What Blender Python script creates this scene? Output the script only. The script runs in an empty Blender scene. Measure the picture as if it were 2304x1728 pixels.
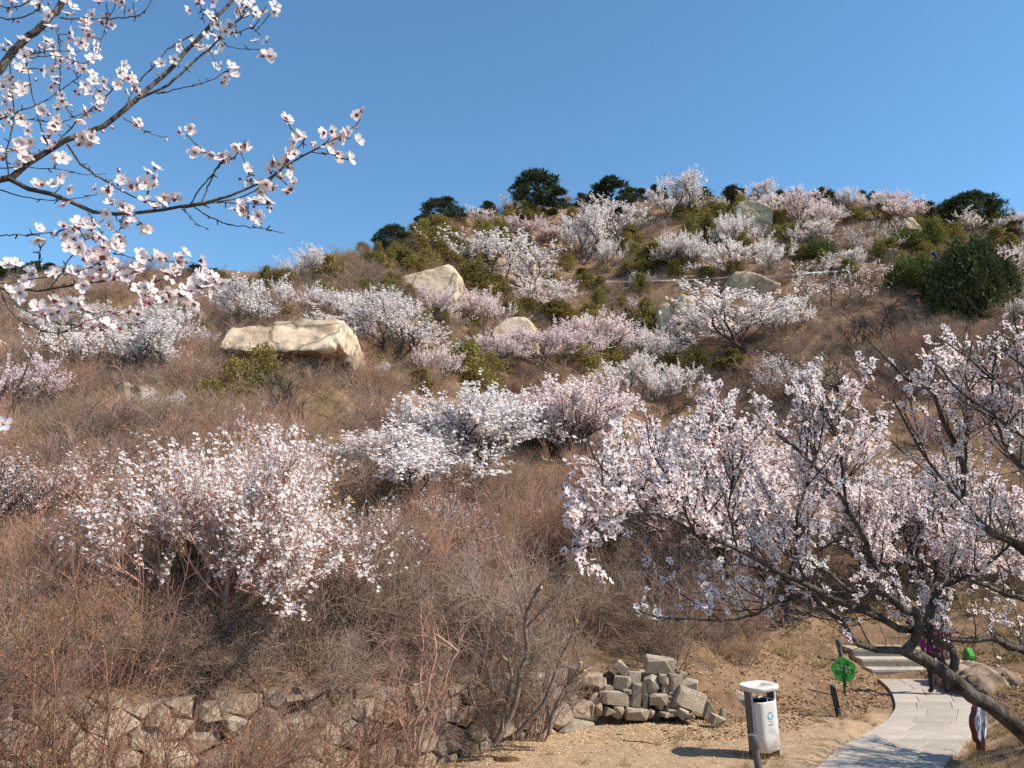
import bpy, bmesh, math
import numpy as np
from mathutils import Vector, Matrix, noise as mnoise

# ------------------------------------------------------------------ camera, world, sun, exposure
scene = bpy.context.scene
COL = scene.collection
F = 1800.0                      # focal length in pixels of a 2304 x 1728 frame
PITCH = math.atan(316 / F)
CAM = np.array([0.0, 0.0, 3.4])
cam_d = bpy.data.cameras.new("camera")
cam_d.sensor_width = 36.0
cam_d.lens = 36.0 * F / 2304
cam_d.clip_start = 0.05
cam_d.clip_end = 4000
cam = bpy.data.objects.new("camera", cam_d)
COL.objects.link(cam)
cam.location = CAM
cam.rotation_euler = (math.pi / 2 + PITCH, 0, 0)
scene.camera = cam

SUN_EL, SUN_AZ = math.radians(44), math.radians(104)     # azimuth clockwise from +Y
world = bpy.data.worlds.new("World")
scene.world = world
world.use_nodes = True
wn = world.node_tree
sky = wn.nodes.new("ShaderNodeTexSky")
sky.sky_type = 'NISHITA'
sky.sun_disc = False
sky.sun_elevation = SUN_EL
sky.sun_rotation = SUN_AZ
sky.altitude = 300
sky.air_density = 1.0
sky.dust_density = 0.0
sky.ozone_density = 3.0
bg = wn.nodes["Background"]
bg.inputs["Strength"].default_value = 0.115
wb = wn.nodes.new("ShaderNodeVectorMath")          # the camera's white balance on the blue of the sky
wb.operation = 'MULTIPLY'
wb.inputs[1].default_value = (0.74, 1.0, 1.04)
wn.links.new(sky.outputs[0], wb.inputs[0])
wn.links.new(wb.outputs[0], bg.inputs["Color"])
sun_d = bpy.data.lights.new("sun", 'SUN')
sun_d.energy = 4.4
sun_d.angle = math.radians(0.53)
sun_d.color = (1.0, 0.92, 0.81)
sun = bpy.data.objects.new("sun", sun_d)
COL.objects.link(sun)
S = Vector((math.cos(SUN_EL) * math.sin(SUN_AZ), math.cos(SUN_EL) * math.cos(SUN_AZ), math.sin(SUN_EL)))
sun.rotation_euler = S.to_track_quat('Z', 'Y').to_euler()
sun.location = (30, 0, 40)
scene.view_settings.view_transform = 'Standard'
scene.view_settings.look = 'None'
scene.view_settings.gamma = 1
scene.view_settings.exposure = 0.72
scene.cycles.use_denoising = False
scene.cycles.max_bounces = 6
scene.cycles.diffuse_bounces = 4
scene.cycles.transparent_max_bounces = 4

# ------------------------------------------------------------------ helpers
RS = np.random.RandomState
CP, SP = math.cos(PITCH), math.sin(PITCH)


def ray(u, v):
    dx = (u - 1152) / F
    dy = (864 - v) / F
    return np.array([dx, CP - dy * SP, SP + dy * CP])


def at(u, v, Y):
    r = ray(u, v)
    return CAM + r * (Y / r[1])


def Z(i):
    o = {1: (0, 0, 2.3047), 2: (800, 350, 2.9105), 3: (1544, 350, 2.9105), 4: (0, 560, 2.9105), 5: (0, 1128, 2.765),
         6: (750, 1128, 2.765), 7: (1504, 1128, 2.765), 8: (1244, 700, 2.087), 9: (1820, 1400, 4.570), 10: (1280, 1440, 5.267),
         11: (480, 600, 3.568), 12: (1480, 440, 4.879), 13: (0, 520, 4.254)}[i]
    return lambda X, Y: (o[0] + X / o[2], o[1] + Y / o[2])


def ZS(i):
    return {1: 2.3047, 2: 2.9105, 3: 2.9105, 4: 2.9105, 5: 2.765, 6: 2.765, 7: 2.765, 8: 2.087, 9: 4.57, 10: 5.267, 11: 3.568, 12: 4.879, 13: 4.254}[i]


def norm(a):
    return a / np.maximum(np.linalg.norm(a, axis=-1, keepdims=True), 1e-9)


class Acc:
    """collects geometry for one mesh"""
    def __init__(s):
        s.v, s.f, s.n = [], [], 0

    def add(s, v, f, m=0, smooth=False):
        v = np.asarray(v, np.float32).reshape(-1, 3)
        f = np.asarray(f, np.int64)
        s.v.append(v)
        s.f.append((f + s.n, m, smooth))
        s.n += len(v)

    def mesh(s, name, mats):
        me = bpy.data.meshes.new(name)
        V = np.concatenate(s.v)
        me.vertices.add(len(V))
        me.vertices.foreach_set("co", V.ravel())
        li = np.concatenate([f.ravel() for f, m, sm in s.f]).astype(np.int32)
        tot = np.concatenate([np.full(len(f), f.shape[1]) for f, m, sm in s.f]).astype(np.int32)
        mi = np.concatenate([np.full(len(f), m) for f, m, sm in s.f]).astype(np.int32)
        sm = np.concatenate([np.full(len(f), q) for f, m, q in s.f]).astype(bool)
        st = np.concatenate([[0], np.cumsum(tot)[:-1]]).astype(np.int32)
        me.loops.add(len(li))
        me.loops.foreach_set("vertex_index", li)
        me.polygons.add(len(tot))
        me.polygons.foreach_set("loop_start", st)
        me.polygons.foreach_set("material_index", mi)
        me.polygons.foreach_set("use_smooth", sm)
        for m in mats:
            me.materials.append(m)
        me.update(calc_edges=True)
        return me


def tag(o, label, cat, group=None, kind=None):
    if label:
        o["label"] = label
    if cat:
        o["category"] = cat
    if group:
        o["group"] = group
    if kind:
        o["kind"] = kind
    return o


def obj(name, me, parent=None, loc=None, rot=None, scale=None):
    o = bpy.data.objects.new(name, me)
    COL.objects.link(o)
    if parent is not None:
        o.parent = parent
    if loc is not None:
        o.location = loc
    if rot is not None:
        o.rotation_euler = rot
    if scale is not None:
        o.scale = scale
    return o


def thing(name, label, cat, loc=(0, 0, 0), rot=(0, 0, 0), scale=(1, 1, 1), group=None):
    o = obj(name, None, None, loc, rot, scale)
    o.empty_display_size = 0.2
    return tag(o, label, cat, group)


def tubes(acc, P, r0, r1, k=3, m=0, power=1.0):
    """P (B,n,3) polylines to tubes"""
    B, n, _ = P.shape
    r0 = np.broadcast_to(np.asarray(r0, float), (B,))
    r1 = np.broadcast_to(np.asarray(r1, float), (B,))
    T = norm(np.gradient(P, axis=1))
    mean = norm(P[:, -1] - P[:, 0] + 1e-6)
    ref = np.where(np.abs(mean[:, 2:3]) < 0.8, [[0, 0, 1.0]], [[1.0, 0, 0]])
    ref = norm(ref - mean * (ref * mean).sum(1, keepdims=True))[:, None, :]
    U = norm(np.cross(T, ref))
    W = np.cross(T, U)
    t = np.linspace(0, 1, n) ** power
    R = r0[:, None] + (r1 - r0)[:, None] * t[None]
    a = np.arange(k) * 2 * math.pi / k
    V = P[:, :, None] + R[:, :, None, None] * (np.cos(a)[None, None, :, None] * U[:, :, None] + np.sin(a)[None, None, :, None] * W[:, :, None])
    i = np.arange(n - 1)[:, None] * k
    j = np.arange(k)[None]
    q = np.stack([i + j, i + (j + 1) % k, i + k + (j + 1) % k, i + k + j], -1).reshape(-1, 4)
    Q = (np.arange(B)[:, None, None] * n * k + q[None]).reshape(-1, 4)
    acc.add(V.reshape(-1, 3), Q, m, True)


def grow(rng, P, D, L, n, wig, up):
    pts = [P]
    d = norm(D)
    st = (L / (n - 1))[:, None]
    for i in range(n - 1):
        d = norm(d + wig * rng.randn(*d.shape) + np.array([0, 0, up]))
        pts.append(pts[-1] + d * st)
    return np.stack(pts, 1)


def spawn(rng, pts, k, t0, t1, a0, a1, up):
    B, n, _ = pts.shape
    t = np.sort(rng.uniform(t0, t1, (B, k)), 1)
    s = t * (n - 1)
    i = np.minimum(s.astype(int), n - 2)
    f = (s - i)[..., None]
    bi = np.arange(B)[:, None]
    a, b = pts[bi, i], pts[bi, i + 1]
    p = a + (b - a) * f
    T = norm(b - a)
    r = rng.randn(B, k, 3)
    perp = norm(r - T * (r * T).sum(-1, keepdims=True))
    ang = rng.uniform(a0, a1, (B, k, 1))
    d = norm(T * np.cos(ang) + perp * np.sin(ang) + np.array([0, 0, up]))
    return p.reshape(-1, 3), d.reshape(-1, 3), t.reshape(-1)


def randrot(rng, M):
    q = norm(rng.randn(M, 4))
    w, x, y, z = q.T
    return np.stack([1 - 2 * (y * y + z * z), 2 * (x * y - z * w), 2 * (x * z + y * w),
                     2 * (x * y + z * w), 1 - 2 * (x * x + z * z), 2 * (y * z - x * w),
                     2 * (x * z - y * w), 2 * (y * z + x * w), 1 - 2 * (x * x + y * y)], -1).reshape(M, 3, 3)


def frames(N, rng):
    """rotation matrices whose z axis is N, with random spin"""
    N = norm(N)
    r = rng.randn(*N.shape)
    X = norm(np.cross(r, N))
    Y = np.cross(N, X)
    return np.stack([X, Y, N], -1)


def stamp(acc, tv, tf, pos, R, sc, m=0, smooth=False):
    M, V = len(pos), len(tv)
    sc = np.broadcast_to(np.asarray(sc, float).reshape(-1, 1, 1) if np.ndim(sc) <= 1 else np.asarray(sc)[:, None, :], (M, 1, 3) if np.ndim(sc) == 2 else (M, 1, 1))
    v = np.einsum('mij,mvj->mvi', R, tv[None] * sc) + pos[:, None]
    f = (np.arange(M)[:, None, None] * V + np.asarray(tf)[None]).reshape(-1, np.asarray(tf).shape[1])
    acc.add(v.reshape(-1, 3), f, m, smooth)


def vnoise(x, y, seed=0):
    x = np.asarray(x, float)
    y = np.asarray(y, float)
    xi, yi = np.floor(x), np.floor(y)
    fx, fy = x - xi, y - yi
    fx, fy = fx * fx * (3 - 2 * fx), fy * fy * (3 - 2 * fy)

    def h(a, b):
        s = np.sin(a * 127.1 + b * 311.7 + seed * 74.7) * 43758.5453
        return s - np.floor(s)
    return (h(xi, yi) * (1 - fx) + h(xi + 1, yi) * fx) * (1 - fy) + (h(xi, yi + 1) * (1 - fx) + h(xi + 1, yi + 1) * fx) * fy - 0.5


def catmull(P, n):
    P = np.asarray(P, float)
    Q = np.vstack([2 * P[0] - P[1], P, 2 * P[-1] - P[-2]])
    seg = np.linalg.norm(np.diff(P, axis=0), axis=1)
    cum = np.concatenate([[0], np.cumsum(seg)])
    out = []
    for s in np.linspace(0, cum[-1], n):
        i = min(np.searchsorted(cum, s, side='right') - 1, len(seg) - 1)
        t = (s - cum[i]) / max(seg[i], 1e-9)
        a, b, c, d = Q[i], Q[i + 1], Q[i + 2], Q[i + 3]
        out.append(0.5 * (2 * b + (c - a) * t + (2 * a - 5 * b + 4 * c - d) * t * t + (3 * b - a - 3 * c + d) * t ** 3))
    return np.array(out)


def project(P):
    rel = P - CAM
    cy = rel[:, 1] * CP + rel[:, 2] * SP
    cz = -rel[:, 1] * SP + rel[:, 2] * CP
    return 1152 + F * rel[:, 0] / cy, 864 - F * cz / cy


# ------------------------------------------------------------------ materials
MATS = {}


def material(name, a, b=None, scale=6.0, rough=0.8, bump=0.0, bscale=None, vary=0.0, hue=None, trans=0.0, spec=0.25, stretch=None, detail=4.0, c=None, world_space=False):
    m = bpy.data.materials.new(name)
    m.use_nodes = True
    nt = m.node_tree
    N, Lk = nt.nodes, nt.links
    p = N["Principled BSDF"]
    p.inputs["Roughness"].default_value = rough
    p.inputs["Specular IOR Level"].default_value = spec
    tc = N.new("ShaderNodeTexCoord")
    co = tc.outputs["Object"]
    if world_space:
        g = N.new("ShaderNodeNewGeometry")
        co = g.outputs["Position"]
    if stretch:
        mp = N.new("ShaderNodeMapping")
        mp.inputs["Scale"].default_value = stretch
        Lk.new(co, mp.inputs["Vector"])
        co = mp.outputs[0]
    col = None
    if b is not None:
        nz = N.new("ShaderNodeTexNoise")
        nz.inputs["Scale"].default_value = scale
        nz.inputs["Detail"].default_value = detail
        nz.inputs["Roughness"].default_value = 0.65
        Lk.new(co, nz.inputs["Vector"])
        rp = N.new("ShaderNodeValToRGB")
        rp.color_ramp.elements[0].position = 0.36
        rp.color_ramp.elements[1].position = 0.64
        rp.color_ramp.elements[0].color = (*a, 1)
        rp.color_ramp.elements[1].color = (*b, 1)
        if c is not None:
            e = rp.color_ramp.elements.new(0.5)
            e.color = (*c, 1)
        Lk.new(nz.outputs[0], rp.inputs[0])
        col = rp.outputs[0]
    else:
        rgb = N.new("ShaderNodeRGB")
        rgb.outputs[0].default_value = (*a, 1)
        col = rgb.outputs[0]
    if hue is not None:                       # per-object shift towards another colour
        oi = N.new("ShaderNodeObjectInfo")
        mx = N.new("ShaderNodeMix")
        mx.data_type = 'RGBA'
        Lk.new(oi.outputs["Random"], mx.inputs[0])
        Lk.new(col, mx.inputs[6])
        mx.inputs[7].default_value = (*hue, 1)
        col = mx.outputs[2]
    if vary:
        oi = N.new("ShaderNodeObjectInfo")
        ml = N.new("ShaderNodeMath")
        ml.operation = 'MULTIPLY_ADD'
        wv = N.new("ShaderNodeTexWhiteNoise")
        wv.noise_dimensions = '1D'
        Lk.new(oi.outputs["Random"], wv.inputs["W"])
        Lk.new(wv.outputs["Value"], ml.inputs[0])
        ml.inputs[1].default_value = 2 * vary
        ml.inputs[2].default_value = 1 - vary
        mx = N.new("ShaderNodeVectorMath")
        mx.operation = 'SCALE'
        Lk.new(col, mx.inputs[0])
        Lk.new(ml.outputs[0], mx.inputs["Scale"])
        col = mx.outputs[0]
    Lk.new(col, p.inputs["Base Color"])
    if bump:
        nb = N.new("ShaderNodeTexNoise")
        nb.inputs["Scale"].default_value = bscale or scale * 3
        nb.inputs["Detail"].default_value = 6
        Lk.new(co, nb.inputs["Vector"])
        bp = N.new("ShaderNodeBump")
        bp.inputs["Strength"].default_value = bump
        bp.inputs["Distance"].default_value = 0.05
        Lk.new(nb.outputs[0], bp.inputs["Height"])
        Lk.new(bp.outputs[0], p.inputs["Normal"])
    if trans:
        tr = N.new("ShaderNodeBsdfTranslucent")
        Lk.new(col, tr.inputs["Color"])
        ms = N.new("ShaderNodeMixShader")
        ms.inputs[0].default_value = trans
        Lk.new(p.outputs[0], ms.inputs[1])
        Lk.new(tr.outputs[0], ms.inputs[2])
        Lk.new(ms.outputs[0], N["Material Output"].inputs[0])
    MATS[name] = m
    return m


M_petal = material("petal_white", (0.95, 0.89, 0.85), (0.93, 0.79, 0.765), scale=3, rough=0.7, trans=0.42, spec=0.1)
M_petal_far = material("petal_far_white", (0.93, 0.875, 0.835), (0.91, 0.82, 0.795), scale=2, rough=0.8, trans=0.4, spec=0.05, vary=0.06)
M_petal_pink = material("petal_far_pink", (0.92, 0.77, 0.75), (0.92, 0.83, 0.795), scale=2, rough=0.8, trans=0.4, spec=0.05, vary=0.06)
M_petal_deep = material("petal_far_deep_pink", (0.86, 0.67, 0.68), (0.89, 0.79, 0.78), scale=2, rough=0.8, trans=0.4, spec=0.05, vary=0.05)
M_calyx = material("calyx_red", (0.22, 0.035, 0.05), (0.32, 0.07, 0.08), scale=40, rough=0.6)
M_bud = material("bud_pink", (0.75, 0.45, 0.48), (0.80, 0.62, 0.62), scale=60, rough=0.6, trans=0.2)
M_bark = material("bark_grey_brown", (0.045, 0.034, 0.028), (0.155, 0.125, 0.105), scale=9, rough=0.9, bump=0.9, bscale=40, stretch=(1, 1, 0.5))
M_barkdark = material("bark_dark", (0.035, 0.027, 0.023), (0.10, 0.08, 0.068), scale=12, rough=0.9, bump=0.6, vary=0.15)
M_barktan = material("bark_tan", (0.19, 0.135, 0.10), (0.36, 0.28, 0.215), scale=9, rough=0.9, bump=0.7, bscale=40)
M_twigfar = material("twig_far", (0.10, 0.075, 0.062), (0.17, 0.135, 0.115), scale=2, rough=0.9, vary=0.25)
M_twigred = material("twig_red_brown", (0.43, 0.225, 0.155), (0.51, 0.31, 0.215), scale=1.2, rough=0.85, vary=0.22, hue=(0.41, 0.25, 0.18))
M_twiggrey = material("twig_grey_brown", (0.38, 0.30, 0.235), (0.27, 0.185, 0.14), scale=1.5, rough=0.85, vary=0.2, hue=(0.32, 0.215, 0.155))
M_twigviolet = material("twig_dusky", (0.22, 0.145, 0.12), (0.33, 0.23, 0.18), scale=1.5, rough=0.9, vary=0.38, hue=(0.30, 0.205, 0.14))
M_twigcrimson = material("twig_crimson", (0.20, 0.095, 0.062), (0.30, 0.165, 0.11), scale=3, rough=0.8, vary=0.1)
M_redbud = material("red_bud", (0.30, 0.085, 0.085), (0.38, 0.15, 0.13), scale=4, rough=0.8)
M_cut = material("cut_wood", (0.62, 0.36, 0.16), (0.70, 0.45, 0.22), scale=30, rough=0.8)
M_dryleaf = material("dry_leaf", (0.36, 0.19, 0.08), (0.48, 0.30, 0.14), scale=5, rough=0.8, trans=0.25)
M_straw = material("dry_straw", (0.52, 0.38, 0.20), (0.42, 0.27, 0.12), scale=4, rough=0.8, trans=0.2, vary=0.15)
M_cypress = material("cypress_olive", (0.19, 0.175, 0.042), (0.30, 0.25, 0.075), scale=1.6, rough=0.8, vary=0.2, hue=(0.27, 0.20, 0.07), trans=0.25, spec=0.1)
M_cypressdark = material("cypress_dark", (0.06, 0.062, 0.025), (0.11, 0.095, 0.035), scale=1.6, rough=0.85, vary=0.2, hue=(0.085, 0.065, 0.035), trans=0.1, spec=0.1)
M_pine = material("pine_needles", (0.036, 0.055, 0.026), (0.075, 0.095, 0.04), scale=1.5, rough=0.7, vary=0.15, trans=0.1, spec=0.2)
M_juniper = material("juniper_needles", (0.06, 0.078, 0.035), (0.12, 0.13, 0.05), scale=1.2, rough=0.8, trans=0.1, spec=0.1)
M_juniperbright = material("juniper_yellow_green", (0.09, 0.11, 0.03), (0.15, 0.155, 0.045), scale=1.2, rough=0.8, trans=0.1, spec=0.1)
M_boulder = material("boulder_sandstone", (0.40, 0.27, 0.165), (0.68, 0.50, 0.34), scale=1.1, rough=0.9, bump=1.0, bscale=3.2, c=(0.60, 0.455, 0.32), detail=8)
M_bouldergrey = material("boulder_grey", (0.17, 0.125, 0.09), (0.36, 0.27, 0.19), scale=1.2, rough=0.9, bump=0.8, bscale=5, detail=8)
M_stone = material("wall_stone", (0.19, 0.16, 0.12), (0.36, 0.295, 0.225), scale=3.2, rough=0.9, bump=0.9, bscale=11, vary=0.28, hue=(0.31, 0.225, 0.16), detail=8)
def weather(m):
    """cracks, dark water streaks and lichen spots on bare rock"""
    N, Lk = m.node_tree.nodes, m.node_tree.links
    p = N["Principled BSDF"]
    col = p.inputs["Base Color"].links[0].from_socket
    tc = N.new("ShaderNodeTexCoord")

    def noise(scale, stretch, lo, hi, dark, detail=5):
        mp = N.new("ShaderNodeMapping")
        mp.inputs["Scale"].default_value = stretch
        Lk.new(tc.outputs["Object"], mp.inputs["Vector"])
        n_ = N.new("ShaderNodeTexNoise")
        n_.inputs["Scale"].default_value = scale
        n_.inputs["Detail"].default_value = detail
        Lk.new(mp.outputs[0], n_.inputs["Vector"])
        r = N.new("ShaderNodeMapRange")
        r.inputs[1].default_value, r.inputs[2].default_value = lo, hi
        r.inputs[3].default_value, r.inputs[4].default_value = 1.0, dark
        Lk.new(n_.outputs[0], r.inputs[0])
        return r.outputs[0]
    nz = N.new("ShaderNodeTexNoise")
    nz.inputs["Scale"].default_value = 1.4
    nz.inputs["Detail"].default_value = 6
    Lk.new(tc.outputs["Object"], nz.inputs["Vector"])
    ad = N.new("ShaderNodeVectorMath")
    ad.operation = 'MULTIPLY_ADD'
    ad.inputs[1].default_value = (.9, .9, .9)
    Lk.new(nz.outputs["Color"], ad.inputs[0])
    Lk.new(tc.outputs["Object"], ad.inputs[2])
    vo = N.new("ShaderNodeTexVoronoi")
    vo.feature = 'DISTANCE_TO_EDGE'
    vo.inputs["Scale"].default_value = 0.55
    Lk.new(ad.outputs[0], vo.inputs["Vector"])
    cr = N.new("ShaderNodeMapRange")
    cr.inputs[1].default_value, cr.inputs[2].default_value = .004, .035
    cr.inputs[3].default_value, cr.inputs[4].default_value = .42, 1.0
    Lk.new(vo.outputs["Distance"], cr.inputs[0])
    fac = [cr.outputs[0], noise(1.1, (1.6, 1.6, .25), .52, .70, .62), noise(9.0, (1, 1, 1), .60, .70, .60, 3)]
    for f in fac:
        v = N.new("ShaderNodeVectorMath")
        v.operation = 'SCALE'
        Lk.new(col, v.inputs[0])
        Lk.new(f, v.inputs["Scale"])
        col = v.outputs[0]
    Lk.new(col, p.inputs["Base Color"])


weather(M_boulder)
weather(M_bouldergrey)
M_stonepale = material("pile_stone", (0.36, 0.29, 0.21), (0.53, 0.44, 0.32), scale=3.2, rough=0.9, bump=0.8, bscale=12, vary=0.18, hue=(0.43, 0.36, 0.27), detail=8)
M_slab = material("paving_stone", (0.36, 0.315, 0.26), (0.45, 0.395, 0.33), scale=2.5, rough=0.85, bump=0.2, bscale=50, vary=0.13, detail=10)
M_mortar = material("path_mortar", (0.36, 0.32, 0.27), (0.44, 0.39, 0.33), scale=8, rough=0.9)
M_chip = material("wood_chip", (0.62, 0.47, 0.27), (0.50, 0.34, 0.18), scale=3, rough=0.8, world_space=True)
M_litter = material("leaf_litter", (0.25, 0.15, 0.085), (0.40, 0.265, 0.15), scale=7, rough=0.85, world_space=True)
M_grassdry = material("dry_grass", (0.50, 0.37, 0.18), (0.34, 0.25, 0.11), scale=5, rough=0.8, world_space=True, trans=0.15)

# ground: soil with litter speckle, its tone drawn by large irregular patches and by the trampled area by the path
def ground_material():
    m = bpy.data.materials.new("hill_soil")
    m.use_nodes = True
    nt = m.node_tree
    N, Lk = nt.nodes, nt.links
    p = N["Principled BSDF"]
    p.inputs["Roughness"].default_value = 0.95
    p.inputs["Specular IOR Level"].default_value = 0.1
    g = N.new("ShaderNodeNewGeometry")

    def nz(scale, det=8, rough=0.65):
        n = N.new("ShaderNodeTexNoise")
        n.inputs["Scale"].default_value = scale
        n.inputs["Detail"].default_value = det
        n.inputs["Roughness"].default_value = rough
        Lk.new(g.outputs["Position"], n.inputs["Vector"])
        return n.outputs[0]

    def ramp(src, stops):
        r = N.new("ShaderNodeValToRGB")
        els = r.color_ramp.elements
        els[0].position, els[0].color = stops[0][0], (*stops[0][1], 1)
        els[1].position, els[1].color = stops[-1][0], (*stops[-1][1], 1)
        for pos, c in stops[1:-1]:
            e = els.new(pos)
            e.color = (*c, 1)
        Lk.new(src, r.inputs[0])
        return r.outputs[0]

    def mix(f, a, b):
        x = N.new("ShaderNodeMix")
        x.data_type = 'RGBA'
        Lk.new(f, x.inputs[0])
        Lk.new(a, x.inputs[6])
        Lk.new(b, x.inputs[7])
        return x.outputs[2]
    wild = ramp(nz(3.5), [(0.3, (0.125, 0.078, 0.048)), (0.5, (0.215, 0.135, 0.082)), (0.7, (0.32, 0.21, 0.125))])
    sand = ramp(nz(5.0), [(0.3, (0.33, 0.22, 0.135)), (0.5, (0.42, 0.29, 0.18)), (0.72, (0.50, 0.37, 0.235))])
    at_ = N.new("ShaderNodeAttribute")
    at_.attribute_name = "trampled"
    base = mix(at_.outputs["Fac"], wild, sand)
    speck = ramp(nz(55, 3, 0.8), [(0.58, (0, 0, 0)), (0.66, (1, 1, 1))])
    rgb = N.new("ShaderNodeRGB")
    rgb.outputs[0].default_value = (0.52, 0.40, 0.23, 1)
    mm = N.new("ShaderNodeMath")
    mm.operation = 'MULTIPLY'
    Lk.new(speck, mm.inputs[0])
    mm.inputs[1].default_value = 0.45
    base = mix(mm.outputs[0], base, rgb.outputs[0])
    Lk.new(base, p.inputs["Base Color"])
    b = N.new("ShaderNodeBump")
    b.inputs["Strength"].default_value = 0.8
    b.inputs["Distance"].default_value = 0.06
    Lk.new(nz(14, 8, 0.75), b.inputs["Height"])
    Lk.new(b.outputs[0], p.inputs["Normal"])
    return m


M_ground = ground_material()

# ------------------------------------------------------------------ terrain
YW_X = [-60, -14, -8, -5.2, -0.8, 1.2, 3.6, 5.0, 6.6, 8.2, 11, 16, 30, 80]
YW_Y = [4.0, 5.0, 5.8, 8.2, 12.9, 14.8, 15.25, 15.9, 17.2, 18.3, 17.5, 14, 12, 12]
WT_X = [-60, -8, -5.2, -4.0, -0.8, 1.2, 3.4, 4.6, 6]
WT_Y = [1.65, 1.65, 1.5, 1.36, 0.9, 0.75, 0.6, 0.15, 0.0]
PD_X = [0, 2.5, 10, 22.5, 38, 54.5, 84.5, 130, 400]
PD_Y = [0, 0.75, 3.35, 8.0, 15.3, 24.6, 43.0, 70, 220]
# skyline of the bare soil, azimuth pixel -> pixel row
SK_U = [-1500, -600, 0, 200, 480, 600, 700, 860, 1000, 1160, 1300, 1500, 1800, 2060, 2200, 2304, 2900, 4000]
SK_V = [700, 650, 628, 618, 628, 628, 610, 562, 508, 462, 458, 452, 448, 462, 490, 512, 600, 700]


def base_h(x, y):
    d = y - np.interp(x, YW_X, YW_Y)
    return d, np.interp(x, WT_X, WT_Y) + np.interp(np.maximum(d, 0), PD_X, PD_Y)


_sk_a, _sk_e = [], []
for _u, _v in zip(SK_U, SK_V):
    r_ = ray(_u, _v)
    _sk_a.append(r_[0] / r_[1])
    _sk_e.append(r_[2] / r_[1])
AZ_TAB = np.linspace(-2.6, 2.6, 261)
_ys = np.linspace(20, 260, 1201)
RY_TAB, RZ_TAB = [], []
for _a in AZ_TAB:
    _, _z = base_h(_a * _ys, _ys)
    e_ = (_z - 3.4) / _ys
    tgt = np.interp(_a, _sk_a, _sk_e)
    k_ = np.argmax(e_ > tgt) if (e_ > tgt).any() else len(_ys) - 1
    RY_TAB.append(_ys[k_])
    RZ_TAB.append(_z[k_])
RY_TAB = np.convolve(np.pad(RY_TAB, 2, mode='edge'), np.ones(5) / 5, 'valid')
RZ_TAB = np.convolve(np.pad(RZ_TAB, 2, mode='edge'), np.ones(5) / 5, 'valid')


def z0(u, v, z=0.0):
    r = ray(u, v)
    t = (z - CAM[2]) / r[2]
    return CAM + r * t


PL = [z0(*p) for p in [(1700, 1840), (1837, 1728), (1899, 1678), (1977, 1634), (2005, 1608), (2014, 1588), (2002, 1553), (1971, 1524)]]
PR = [z0(*p) for p in [(2050, 1840), (2122, 1728), (2160, 1685), (2196, 1640), (2206, 1612), (2204, 1590), (2180, 1553), (2142, 1524)]]


def path_x(y):
    return (np.interp(y, [p[1] for p in PL], [p[0] for p in PL]), np.interp(y, [p[1] for p in PR], [p[0] for p in PR]))


def H(x, y):
    x = np.asarray(x, float)
    y = np.asarray(y, float)
    d, zb = base_h(x, y)
    ysafe = np.maximum(y, 1.0)
    a = x / ysafe
    ry = np.interp(a, AZ_TAB, RY_TAB)
    rz = np.interp(a, AZ_TAB, RZ_TAB)
    over = (y > ry) & (y > 20)
    zb = np.where(over, rz - 0.10 * (y - ry), zb)
    zb = np.where(over & (zb < 8), 8 + 0 * zb, zb)
    zb = zb + np.clip((d - 1) / 10, 0, 1) * (1.3 * vnoise(x / 9, y / 9, 1) + 0.8 * vnoise(x / 3.4, y / 3.4, 2)) + np.clip(d / 3, 0, 1) * 0.25 * vnoise(x / 1.1, y / 1.1, 3)
    xl, xr = path_x(y)
    near = np.interp(y, [-40, 0, 4, 7, 10, 11.2], [2.2, 1.8, 1.75, 0.85, 0.08, 0.0])
    onp = (x > xl - 0.25) & (x < xr + 0.25) & (y > 7)
    bumps = 0.10 * vnoise(x / 1.3, y / 1.3, 4) + 0.03 * vnoise(x / .3, y / .3, 5)
    zf = near + bumps * np.clip(np.minimum(np.abs(x - xl), np.abs(x - xr)) / 0.6, 0, 1)
    zf = np.where(onp & (y > 9.5), -0.04, zf)
    bank = np.clip(x - xr - 0.15, 0, 6)
    zf = zf + np.where(y > 3, 1, 0) * (0.32 * bank + 0.02 * bank ** 2) * np.interp(y, [3, 8, 10], [0, .6, 1])
    w = np.clip(d / 0.3, 0, 1)
    w = w * w * (3 - 2 * w)
    soft = np.clip((d + 0.6) / 1.8, 0, 1)
    soft = soft * soft * (3 - 2 * soft)
    w = np.where(x > 4.6, soft, w)
    # the stairs climb through a cutting
    hz = zf * (1 - w) + zb * w
    e = PR[-1][:2] - PL[-1][:2]
    e = e / np.hypot(*e)
    m = (PR[-1][:2] + PL[-1][:2]) / 2
    rx, ry_ = x - m[0], y - m[1]
    al, up_ = rx * e[0] + ry_ * e[1], -rx * e[1] + ry_ * e[0]
    on = (up_ > -.1) & (up_ < 1.5) & (np.abs(al + .33 * up_) < 1.15)
    hz = np.where(onp & (y > 9.5) & (y < 18.7) & (up_ < .1), -.04, hz)
    return np.where(on, np.minimum(hz, .165 * up_ / .4 - .12), hz)


_MY = np.concatenate([np.arange(2, 30, 0.25), np.arange(30, 150, 0.8)])


def hit(u, v):
    r = ray(u, v)
    ys = _MY
    for k in range(2):
        P = CAM[None] + r[None] * (ys / r[1])[:, None]
        below = P[:, 2] < H(P[:, 0], P[:, 1])
        if not below.any():
            if k:
                i = len(ys) - 1
                break
            e = r[0] / r[1]
            y = float(np.interp(e, AZ_TAB, RY_TAB)) - 0.5
            x = e * y
            return np.array([x, y, float(H(x, y))])
        i = int(np.argmax(below))
        if k == 0:
            ys = np.linspace(ys[max(i - 1, 0)], ys[i], 14)
    return np.array([P[i, 0], P[i, 1], float(H(P[i, 0], P[i, 1]))])


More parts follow.
